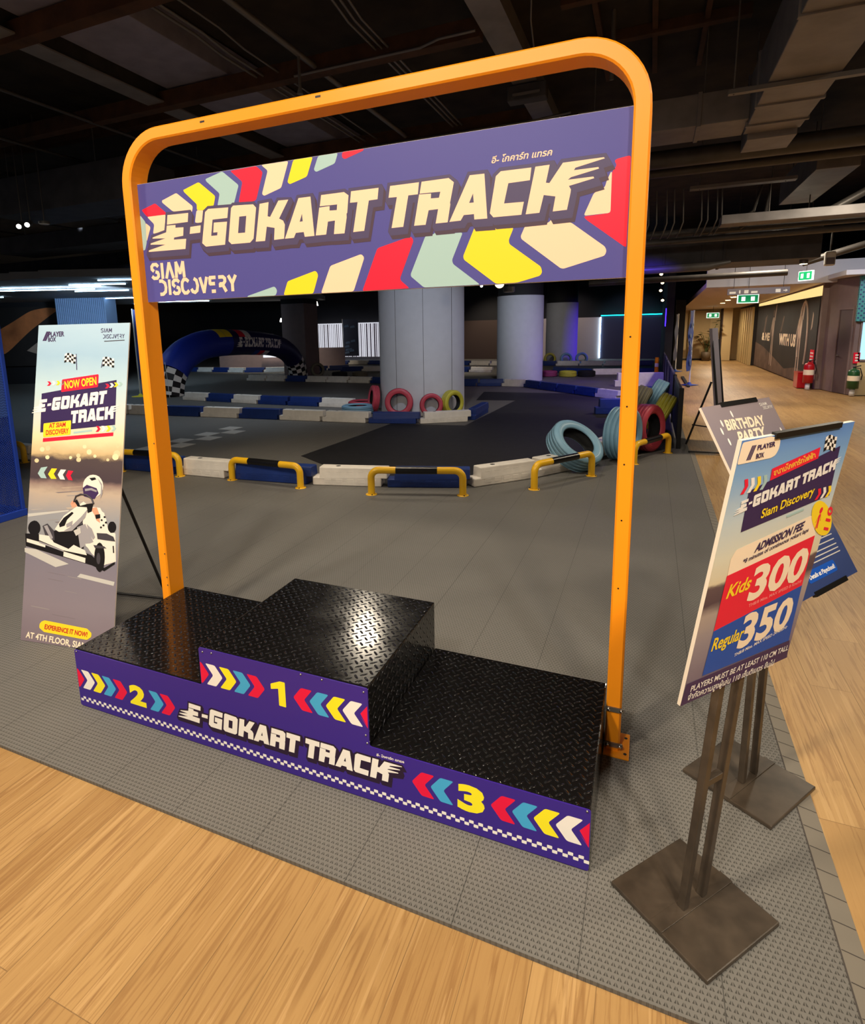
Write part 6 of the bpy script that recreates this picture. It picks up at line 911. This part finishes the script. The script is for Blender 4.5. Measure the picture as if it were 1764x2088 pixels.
for x, w in ((3.62, .12), (3.80, .03), (3.90, .08), (4.03, .12), (4.48, .09)): mb.box((x, 13.376, 2.125), (x+w, 13.379, 2.195 if w != .12 else 2.17), 'lamp_white' if False else 'print_white')
FW = Frame((4.62, 13.378, 2.13), (1, 0, 0), (0, 0, 1), (0, -1, 0)); FW.poly(mb, [(0, .022), (.04, .022), (.04, 0), (.08, .03), (.04, .06), (.04, .038), (0, .038)], 'print_white', 1); build('sign_symbol', mb, wf)
for x in (3.7, 4.62): mb = MB(); mb.tube([(x, 13.4, 2.235), (x, 13.4, 4.399)], .006, 'pipe_black', 6); build('hanger_rod', mb, wf)
def extinguisher(label, x, y, col, h, r, grp=None):
    t = thing('fire_extinguisher', label, 'fire extinguisher', (x, y, 0)); T = Matrix.Translation((x, y, .14))
    mb = MB(); mb.lathe([(0, 0), (r, .01), (r, h*.74), (r*.8, h*.83), (r*.3, h*.88), (r*.3, h*.92), (0, h*.92)], col, T, 20); b = build('cylinder_body', mb, t)
    mb = MB(); mb.lathe([(r+.001, h*.36), (r+.001, h*.58)], 'print_cream', T, 20); build('label_band', mb, b)
    mb = MB(); mb.box((x-.02, y-.02, .14+h*.92), (x+.02, y+.02, .14+h*.97), 'black_metal'); mb.tube([(x, y, .14+h*.96), (x+.10, y-.02, .14+h*1.02)], .012, 'black_metal', 6); build('valve_handle', mb, t)
    mb = MB(); mb.tube([(x, y, .14+h*.92), (x+.09, y-.03, .14+h*.9), (x+r+.03, y-.03, .14+h*.6), (x+r+.02, y-.02, .14+h*.4)], .011, 'black_metal', 6); build('discharge_hose', mb, t)
    mb = MB(); mb.lathe([(0, 0), (.05, 0), (.045, .14), (0, .14)], 'white_plastic', Matrix.Translation((x, y, 0)), 12); build('stand_foot', mb, t); return t
extinguisher('red fire extinguisher on a white foot before the mural', 5.36, 14.05, 'ext_red', .52, .10)
extinguisher('green fire extinguisher beside the shop front', 5.87, 12.86, 'ext_green', .46, .10)
bx = thing('extinguisher_box', 'low red box behind the red fire extinguisher', 'box', (5.3, 14.5, 0)); mb = MB(); mb.box((5.22, 14.35, .0), (5.42, 14.75, .34), 'ext_red', .01); build('box_body', mb, bx)
mb = MB(); mb.box((5.215, 14.33, .34), (5.425, 14.77, .36), 'ext_red', .004); build('box_lid', mb, bx)
def notice(label, lo, hi, nrm):
    mb = MB(); mb.box(lo, hi, 'print_red', .002)
    for i in range(3):
        z = lo[2]+(hi[2]-lo[2])*(.2+.25*i)
        if nrm == 'x': mb.box((lo[0]-.002, lo[1]+.04, z), (lo[0], hi[1]-.04, z+.03), 'print_white')
        else: mb.box((lo[0]+.03, lo[1]-.002, z), (hi[0]-.03, lo[1], z+.03), 'print_white')
    tag(build('wall_notice', mb, origin=[(a+b)/2 for a, b in zip(lo, hi)]), label, 'notice', 'red fire notices')
notice('red notice on the wall above the red fire extinguisher', (5.488, 14.38, .56), (5.499, 14.72, .86), 'x'); notice('red notice on the lilac wall above the green fire extinguisher', (5.875, 13.03, .64), (5.985, 13.044, .86), 'y')
k = NT('shop_pattern'); tc = k.n('ShaderNodeTexCoord'); sp = k.n('ShaderNodeSeparateXYZ'); k.l(tc.outputs['UV'], sp.inputs[0])
ua = k.math('ABSOLUTE', k.math('SUBTRACT', k.math('FRACT', k.math('MULTIPLY', k.math('ADD', sp.outputs[0], sp.outputs[1]), 11)), .5)); ub = k.math('ABSOLUTE', k.math('SUBTRACT', k.math('FRACT', k.math('MULTIPLY', k.math('SUBTRACT', sp.outputs[0], sp.outputs[1]), 11)), .5))
k.l(k.mix(k.math('LESS_THAN', k.math('MAXIMUM', ua, ub), .24), lin((70, 150, 150)), lin((50, 58, 110))), k.b.inputs['Base Color'])
sh = thing('shop_sign', 'teal patterned shop fascia with a white letter at the right edge', 'sign', (6.4, 13.0, 1.9)); mb = MB(); mb.box((5.84, 12.98, 1.48), (8.6, 13.06, 2.36), 'shop_pattern'); fa = build('fascia_panel', mb, sh); mb = MB(); FS = Frame((5.985, 12.979, 1.48), (1, 0, 0), (0, 0, 1), (0, -1, 0))
mb = MB(); text_on(mb, FS, 'C', (-.02, .44), (.18, .44), (-.02, .72), 'exit_white', 3, .06); build('lettering', mb, fa)
swn = MB(); swn.box((5.97, 13.045, .72), (8.5, 13.068, 1.46), 'window_glow'); wn = struct(build('window_2', swn)); mb = MB(); mb.box((5.94, 13.03, .68), (8.5, 13.069, .72), 'wall_taupe'); mb.box((5.94, 13.03, .72), (5.97, 13.069, 1.47), 'wall_taupe'); build('window_frame', mb, wn)
slab('wall_shop_base', (5.95, 13.02, 0), (8.5, 13.068, .66), 'wall_beige')
ky = thing('light_totem', 'glowing cyan light box at the far right edge of the corridor', 'light box', (5.0, 8.2, 0)); mb = MB(); mb.box((4.93, 8.1, .02), (5.5, 8.2, .50), 'cyan_glow', .01); build('light_panel', mb, ky); mb = MB(); mb.box((4.97, 8.08, .0), (5.45, 8.22, .02), 'pillar_black'); build('totem_base', mb, ky)
# light strips and coloured leds on the back wall
mb = MB(); mb.box((-.05, 27.05, 1.95), (2.6, 27.1, 1.985), 'led_cyan'); tag(build('light_strip', mb, origin=(1.27, 27.07, 1.967)), 'cyan light strip along the top of the navy back wall', 'light strip')
mb = MB(); mb.box((-.065, 27.06, .05), (-.045, 27.1, 1.9), 'led_white'); tag(build('light_strip', mb, origin=(-.055, 27.08, .97)), 'thin white upright light strip beside the navy back wall', 'light strip')
mb = MB(); mb.box((2.44, 17.0, 1.45), (2.50, 17.06, 1.95), 'blue_led', .01); tag(build('light_bar', mb, origin=(2.47, 17.03, 1.7)), 'upright blue light bar on the dark post by the corridor', 'light bar')
# ================================================================== overhead services
def duct(label, lo, hi, m='duct_grey', ribs=(), axis=0, rib=.02, name='air_duct', group='sheet metal air ducts under the black ceiling'):
    c = [(a+b)/2 for a, b in zip(lo, hi)]; t = thing(name, label, 'air duct', c, group)
    mb = MB(); mb.box(lo, hi, m, .006); b = build('duct_body', mb, t)
    for fx in (.1, .75):
        p = Vector([lo[i]+(hi[i]-lo[i])*(fx if i == axis else .12) for i in range(3)])
        if hi[2] < 4.3: mb = MB(); mb.tube([(p.x, p.y, hi[2]-.01), (p.x, p.y, 4.3995)], .006, 'conduit', 6); build('hanger_rod', mb, t)
    for p in ribs:
        l2, h2 = [v-rib for v in lo], [v+rib for v in hi]; l2[axis], h2[axis] = p-.02, p+.02; mb = MB(); mb.box(l2, h2, m, .004); build('flange', mb, t)
    return t
def pipe(label, pts, r, m='pipe_black', cat='pipe', name='pipe', seg=12, grp='pipes and conduits under the black ceiling'):
    c = tuple(sum(p[i] for p in pts)/len(pts) for i in range(3)); mb = MB(); mb.tube(pts, r, m, seg); return tag(build(name, mb, origin=c), label, cat, grp)
def beam(name, lo, hi, m): mb = MB(); mb.box(lo, hi, m, .003); struct(build(name, mb))
mb = MB(); mb.box((-3.12, -3, 3.985), (-2.89, 9, 4.0), 'duct_grey'); mb.box((-3.012, -3, 4.0), (-2.995, 9, 4.4), 'duct_dark'); struct(build('ceiling_beam', mb))
mb = MB(); mb.box((.635, -2, 3.985), (.885, 26, 4.0), 'duct_grey'); mb.box((.75, -2, 4.0), (.77, 26, 4.4), 'duct_grey'); struct(build('ceiling_beam', mb))
mb = MB(); mb.box((.95, -1, 4.2), (1.13, 3.2, 4.21), 'duct_grey'); mb.box((1.03, -1, 4.21), (1.05, 3.2, 4.4), 'duct_dark'); struct(build('ceiling_beam', mb))
for yy in (2.2, 3.83, 6.1, 8.6): beam('ceiling_beam', (-9, yy, 3.94), (.62 if yy > 2.5 else -.6, yy+.12, 4.10), 'rust_beam')
for yy in (4.6, 7.3, 10.2): beam('ceiling_beam', (-16, yy, 4.15), (-3.2, yy+.14, 4.4), 'rust_beam')
for i, yy in enumerate((.8, 1.7, 2.6, 3.5, 4.4, 5.3)): beam('ceiling_beam', (1.2, yy, 4.30), (2.8, yy+.09, 4.4), 'rust_beam')
for xx in (1.45, 1.95, 2.4): beam('ceiling_beam', (xx, .2, 4.33), (xx+.05, 6.4, 4.4), 'rust_beam')
duct('broad blue-grey duct running away at upper left', (-2.86, -2, 4.12), (-2.04, 9, 4.38), 'steel_blue', (), 1)
duct('pale grey duct with raised flanges running away at upper right', (2.86, -1.5, 3.42), (3.36, 5.92, 3.86), 'duct_grey', (2.1, 3.35, 5.05, 5.62), 1, .016)
duct('grey duct crossing behind the right top corner of the orange gantry', (1.25, 5.5, 3.45), (2.86, 6.05, 3.75), 'duct_grey', (2.42,), 0, .012)
duct('short grey duct bending down beyond the upper right duct', (2.90, 5.9205, 3.36), (3.34, 6.42, 3.72), 'duct_grey')
duct('narrow duct running away at the far right above the corridor mouth', (3.9, 7.8, 3.38), (4.36, 10.2, 3.75), 'duct_grey', (), 1)
duct('long ribbed black duct over the corridor mouth', (1.6, 9.2, 2.43), (4.34, 10.3, 2.9), 'duct_dark', (2.22, 2.78, 3.08), 0, .014)
duct('flat grey duct crossing at far right under the big pipe', (2.9, 8.0, 2.84), (8.5, 8.35, 2.96), 'duct_grey')
duct('dark duct box at the left edge above the canopy', (-6.8, 4.4, 3.25), (-4.1, 5.2, 3.75), 'duct_dark')
duct('dark duct crossing at left behind the gantry corner', (-9.5, 6.2, 3.1), (-3.0, 6.9, 3.4), 'duct_dark')
duct('low dark duct at left just above the canopy', (-16, 8.2, 3.05), (-6.0, 8.9, 3.3), 'duct_dark')
t = thing('hanger_bracket', 'steel trapeze bar on two rods under the upper right duct', 'bracket', (3.07, 4.5, 3.4)); mb = MB(); mb.box((2.58, 4.47, 3.375), (3.66, 4.53, 3.41), 'conduit'); build('support_bar', mb, t)
for x in (2.62, 3.62): mb = MB(); mb.tube([(x, 4.5, 3.37), (x, 4.5, 4.4)], .007, 'conduit', 6); build('hanger_rod', mb, t)
t = thing('hanger_bracket', 'pale strut bar on rods beyond the two big pipes', 'bracket', (3.1, 7.95, 3.35)); mb = MB(); mb.box((2.48, 7.85, 3.31), (3.72, 8.0, 3.35), 'duct_grey'); build('support_bar', mb, t)
for x in (2.6, 3.6): mb = MB(); mb.tube([(x, 7.92, 3.3), (x, 7.92, 4.4)], .007, 'conduit', 6); build('hanger_rod', mb, t)
pipe('thick dark pipe crossing at upper right below the ducts', [(-2.5, 6.62, 3.44), (13.99, 6.62, 3.44)], .105, 'pipe_black')
pipe('thinner dark pipe just below the thick one at upper right', [(.5, 7.2, 3.42), (13.99, 7.2, 3.42)], .06, 'pipe_black')
pipe('black pipe crossing above the ribbed black duct', [(.8, 8.75, 2.86), (14.0, 8.75, 2.92)], .055)
pipe('twin black pipe right beside the one above the ribbed duct', [(.8, 8.62, 2.72), (14.0, 8.62, 2.82)], .045)
pipe('thick black pipe ending below the ribbed duct', [(.6, 9.0, 2.35), (2.85, 9.0, 2.37), (3.15, 9.0, 2.42)], [.065, .065, .03])
pipe('lowest black pipe before the white corridor bulkhead', [(.9, 11.0, 2.33), (4.25, 11.0, 2.36)], .055)
pipe('slanting bent pipe hanging at far right', [(3.55, 8.6, 3.5), (3.5, 8.6, 3.05), (3.2, 8.7, 2.86)], .022)
pipe('second slanting bent pipe hanging at far right', [(3.45, 8.6, 3.5), (3.35, 8.6, 3.08), (3.05, 8.7, 2.88)], .018)
pipe('slanting pipe under the ceiling at the right edge', [(4.9, 8.4, 3.35), (4.25, 8.4, 2.98)], .05, 'conduit')
pipe('slanting pipe near the shop ceiling at the right edge', [(6.2, 10.4, 3.0), (4.5, 11.2, 2.52)], .06, 'pipe_black')
for i, x in enumerate((1.95, 2.06, 2.2, 2.3, 2.42, 2.66, 2.74, 2.86, 2.92)):
    o = pipe('thin conduit dropping behind the right orange post to the black pipes', [(x, 8.45, 3.45), (x+.02, 8.45, 2.98), (x-.02, 8.5, 2.86), (x-.06, 8.7, 2.80)], .011, 'conduit', 'conduit', 'conduit', 6); o['group'] = 'thin conduits dropping behind the right post'
for x, r, lb in ((-1.62, .012, 'left thin conduit of the pair at upper left'), (-1.54, .012, 'right thin conduit of the pair at upper left'), (-1.36, .010, 'single thin conduit right of the pair at upper left'), (-1.0, .028, 'sprinkler pipe running away above the left part of the gantry'), (-.30, .011, 'left conduit of the three above the gantry middle'), (-.24, .011, 'middle conduit of the three above the gantry middle'), (-.18, .011, 'right conduit of the three above the gantry middle')):
    pipe(lb, [(x, -1, 4.02), (x, 2.9, 4.02), (x-.05, 3.3, 4.02), (x-.05, 8.4, 4.02)] if r < .02 else [(x, -1, 4.0), (x, 8.4, 4.0)], r, 'conduit', 'conduit', 'conduit', 8)
pipe('sprinkler drop hanging from the pipe above the gantry', [(-1.0, 3.55, 4.0), (-1.0, 3.55, 3.72), (-1.0, 3.55, 3.66)], [.014, .014, .03], 'conduit', 'sprinkler', 'sprinkler_head', 8)
pipe('twin conduit along the rust beam above the gantry', [(-1.2, 3.78, 3.93), (.1, 3.78, 3.93), (.3, 3.7, 3.93), (.62, 3.7, 3.93)], .012, 'conduit', 'conduit', 'conduit', 6)
pipe('long conduit on the third rust beam seen below the gantry top', [(-1.6, 6.05, 3.92), (.7, 6.05, 3.92), (1.1, 6.05, 3.95)], .016, 'conduit', 'conduit', 'conduit', 6)
for k_, (x, y) in enumerate(((1.02, 3.5),)):
    pipe(('loose black cable looping beside the grey beam at top centre', 'second loose cable looping beside the grey beam')[k_], [(.95+.04*k_, 4.6, 3.99), (x, 4.0, 4.05), (x+.08, 3.6, 4.2), (x+.25, 3.3, 4.3), (1.9, 3.2+.1*k_, 4.28)], .008, 'conduit', 'cable', 'cable', 6)
pipe('thin conduit dropping near the top right corner of the gantry', [(1.62, 4.9, 4.4), (1.62, 4.9, 3.8)], .02, 'conduit', 'conduit', 'conduit', 8)
pipe('wire hanging in front of the rust-brown deck at upper right', [(2.35, 2.9, 4.3), (2.2, 3.6, 4.2), (2.15, 4.2, 4.22), (2.5, 4.7, 4.25), (2.8, 4.8, 4.32)], .008, 'conduit', 'cable', 'cable', 6)
for i in range(6):
    x = -4.0-i*1.3; pipe(f'dim conduit number {i+1} from the gantry in the dark left ceiling'.replace(f'number {i+1} from', ('nearest', 'second from', 'third from', 'fourth from', 'fifth from', 'sixth from')[i]+' to' if i == 0 else ('nearest', 'second from', 'third from', 'fourth from', 'fifth from', 'sixth from')[i]), [(x, 0, 3.95-.05*i), (x, 9, 3.95-.05*i)], .02, 'pipe_black', 'conduit', 'conduit', 6)
t = thing('junction_box', 'small dark junction box on the grey beam behind the gantry top', 'junction box', (.78, 5.15, 3.9)); mb = MB(); mb.box((.58, 5.05, 3.82), (.98, 5.2, 3.97), 'duct_dark', .01); build('box_body', mb, t); mb = MB(); mb.box((.64, 5.035, 3.86), (.92, 5.05, 3.885), 'conduit'); build('cover_slot', mb, t)
# ------------------------------------------------ light fittings
def led(label, s0, s1, d):
    a, b = sd(s0, d, 2.635), sd(s1, d, 2.635); mb = MB(); mb.tube([a, b], .011, 'led_white', 6); mb.tube([a+Vector((0, 0, .012)), a+Vector((0, 0, .0243))], .006, 'canopy_grey', 5); mb.tube([b+Vector((0, 0, .012)), b+Vector((0, 0, .0243))], .006, 'canopy_grey', 5); tag(build('light_tube', mb, origin=tuple((a+b)/2)), label, 'light tube', 'light tubes under the grey canopy')
for lb, s0, s1, d in (('long light tube nearest the canopy front at far left', -9.3, -6.75, 13.7), ('long light tube just behind the nearest long one at far left', -11.2, -7.25, 14.4), ('short light tube at the left edge below the long ones', -12.0, -10.85, 16.5), ('light tube ending behind the left orange post, upper one', -7.2, -5.95, 13.2), ('light tube right of the ribbed blue column top', -8.05, -6.7, 15.0), ('topmost short light tube beside the left orange post', -6.08, -5.4, 12.25), ('lower light tube above the blue flag', -8.9, -7.6, 18.0), ('light tube seen right of the left orange post below the board', -8.8, -6.4, 20.4), ('short light tube lowest right of the left orange post', -9.5, -8.8, 21.6)): led(lb, s0, s1, d)
def spot(label, loc, r, m, h=.16, aim=(0, 0, -1), body='pipe_black'):
    t = thing('spot_lamp', label, 'spot lamp', loc, 'spot lamps under the black ceiling'); a = Vector(aim).normalized(); L = Vector(loc)
    mb = MB(); mb.cyl(L-a*h, L, r, body, 16); b = build('lamp_body', mb, t); mb = MB(); mb.cyl(L+a*.0005, L+a*.004, r*.86, m, 16); build('lamp_lens', mb, b)
    mb = MB(); mb.tube([L-a*h, Vector(((L-a*h).x, (L-a*h).y, 4.399))], .008, 'pipe_black', 6); build('hanger_rod', mb, t); return t
spot('left one of the two bright spot lamps in the dark at far left', (-5.90, 4.12, 3.0), .035, 'lamp_white', .14, (.55, -.75, -.35)); spot('right one of the two bright spot lamps in the dark at far left', (-5.80, 4.17, 3.02), .035, 'lamp_white', .14, (.55, -.75, -.35))
spot('flat round white lamp right of the bright pair at far left', (-5.55, 4.24, 3.02), .07, 'print_white', .03)
spot('small warm spot lamp just under the name board', (-.19, 8.0, 2.20), .08, 'lamp_warm', .10, (.1, -.9, -.4), 'white_plastic')
spot('round pendant lamp in front of the middle column', (-.62, 10.6, 2.22), .12, 'print_cream', .10)
spot('pale cylinder downlight hanging before the corridor', (4.19, 9.5, 2.37), .058, 'lamp_warm', .19, (0, 0, -1), 'conduit')
for i, (x, y, z) in enumerate(((-14.6, 16.0, 2.95), (-14.2, 16.2, 2.95), (-12.2, 21.0, 2.9), (-7.6, 17.8, 3.0), (-3.6, 12.0, 2.95), (-3.2, 18.0, 2.9), (-5.6, 20.5, 2.7))): spot(('left of two tiny lamps above the inflatable arch', 'right of two tiny lamps above the inflatable arch', 'tiny lamp above the curtained window, left', 'tiny lamp right of the square column', 'tiny lamp just right of the big white column, upper', 'tiny lamp just right of the big white column, lower', 'tiny lamp left of the big white column')[i], (x, y, z), .05, 'lamp_white', .1, (.4, -.8, -.4))
for i, (x, y, z) in enumerate(((2.25, 15.0, 2.75), (2.3, 16.0, 2.6), (2.28, 17.0, 2.45), (2.35, 17.6, 2.2))): spot(('highest of the small lamps beside the right orange post', 'second of the small lamps beside the right orange post', 'third of the small lamps beside the right orange post', 'lowest of the small lamps beside the right orange post')[i], (x, y, z), .045, 'lamp_warm', .1, (0, -.8, -.6))
for i, (s, d, z) in enumerate(((-4.2, 23.5, 2.55), (-3.4, 23.8, 2.55), (-4.9, 26.3, 1.98))):
    c = sd(s, d, z); mb = MB(); mb.prism([sd(s-.28, d, z), sd(s+.28, d, z), sd(s+.24, d, z+.16), sd(s-.24, d, z+.16)], FH*.1, 'lamp_white'); mb.tube([sd(s, d+.05, z+.16), sd(s, d+.05, 4.399)], .012, 'pipe_black', 5); tag(build('light_box', mb, origin=tuple(c)), ('left small pale light panel above the inflatable arch', 'right small pale light panel above the inflatable arch', 'pale light panel just over the top of the inflatable arch')[i], 'light box', 'small light panels at the back of the hall')
c = sd(-4.9, 24.5, .6); mb = MB(); mb.prism([sd(-5.6, 24.5, .5), sd(-4.1, 24.5, .5), sd(-4.1, 24.5, .82), sd(-5.6, 24.5, .82)], FH*.08, 'curtain_glow'); tag(build('light_box', mb, origin=tuple(c)), 'bright white panel seen through the opening of the inflatable arch', 'light box')
mb = MB(); mb.prism([sd(-7.5, 24.7, 0), sd(-2.2, 24.7, 0), sd(-2.2, 24.7, .85), sd(-7.5, 24.7, .85)], FH*.1, 'wall_taupe'); struct(build('wall_low_back', mb))
# white speaker and camera by the bulkhead
t = thing('wall_speaker', 'white speaker box hanging right of the pale downlight', 'speaker', (4.63, 10.0, 2.49)); mb = MB(); mb.box((4.56, 9.95, 2.36), (4.70, 10.05, 2.58), 'white_plastic', .02); build('speaker_body', mb, t); mb = MB(); mb.tube([(4.63, 10.0, 2.58), (4.63, 10.0, 2.95)], .012, 'pipe_black', 6); build('hanger_rod', mb, t); mb = MB(); mb.box((4.575, 9.944, 2.38), (4.685, 9.9505, 2.48), 'panel_grey', .004); build('speaker_grille', mb, t)
for i, yy in enumerate((15.2, 16.6, 18.0, 19.6, 21.4)):
    mb = MB(); mb.lathe([(0, 0), (.07, 0), (.07, .012)], 'lamp_warm', Matrix.Translation((4.15+.03*i, yy, 2.285-.016*(yy-14))), 14); tag(build('ceiling_downlight', mb, origin=(4.15, yy, 2.28-.016*(yy-14))), ('nearest recessed downlight in the corridor ceiling', 'second recessed downlight in the corridor ceiling', 'third recessed downlight in the corridor ceiling', 'fourth recessed downlight in the corridor ceiling', 'farthest recessed downlight in the corridor ceiling')[i], 'downlight', 'recessed downlights in the corridor')
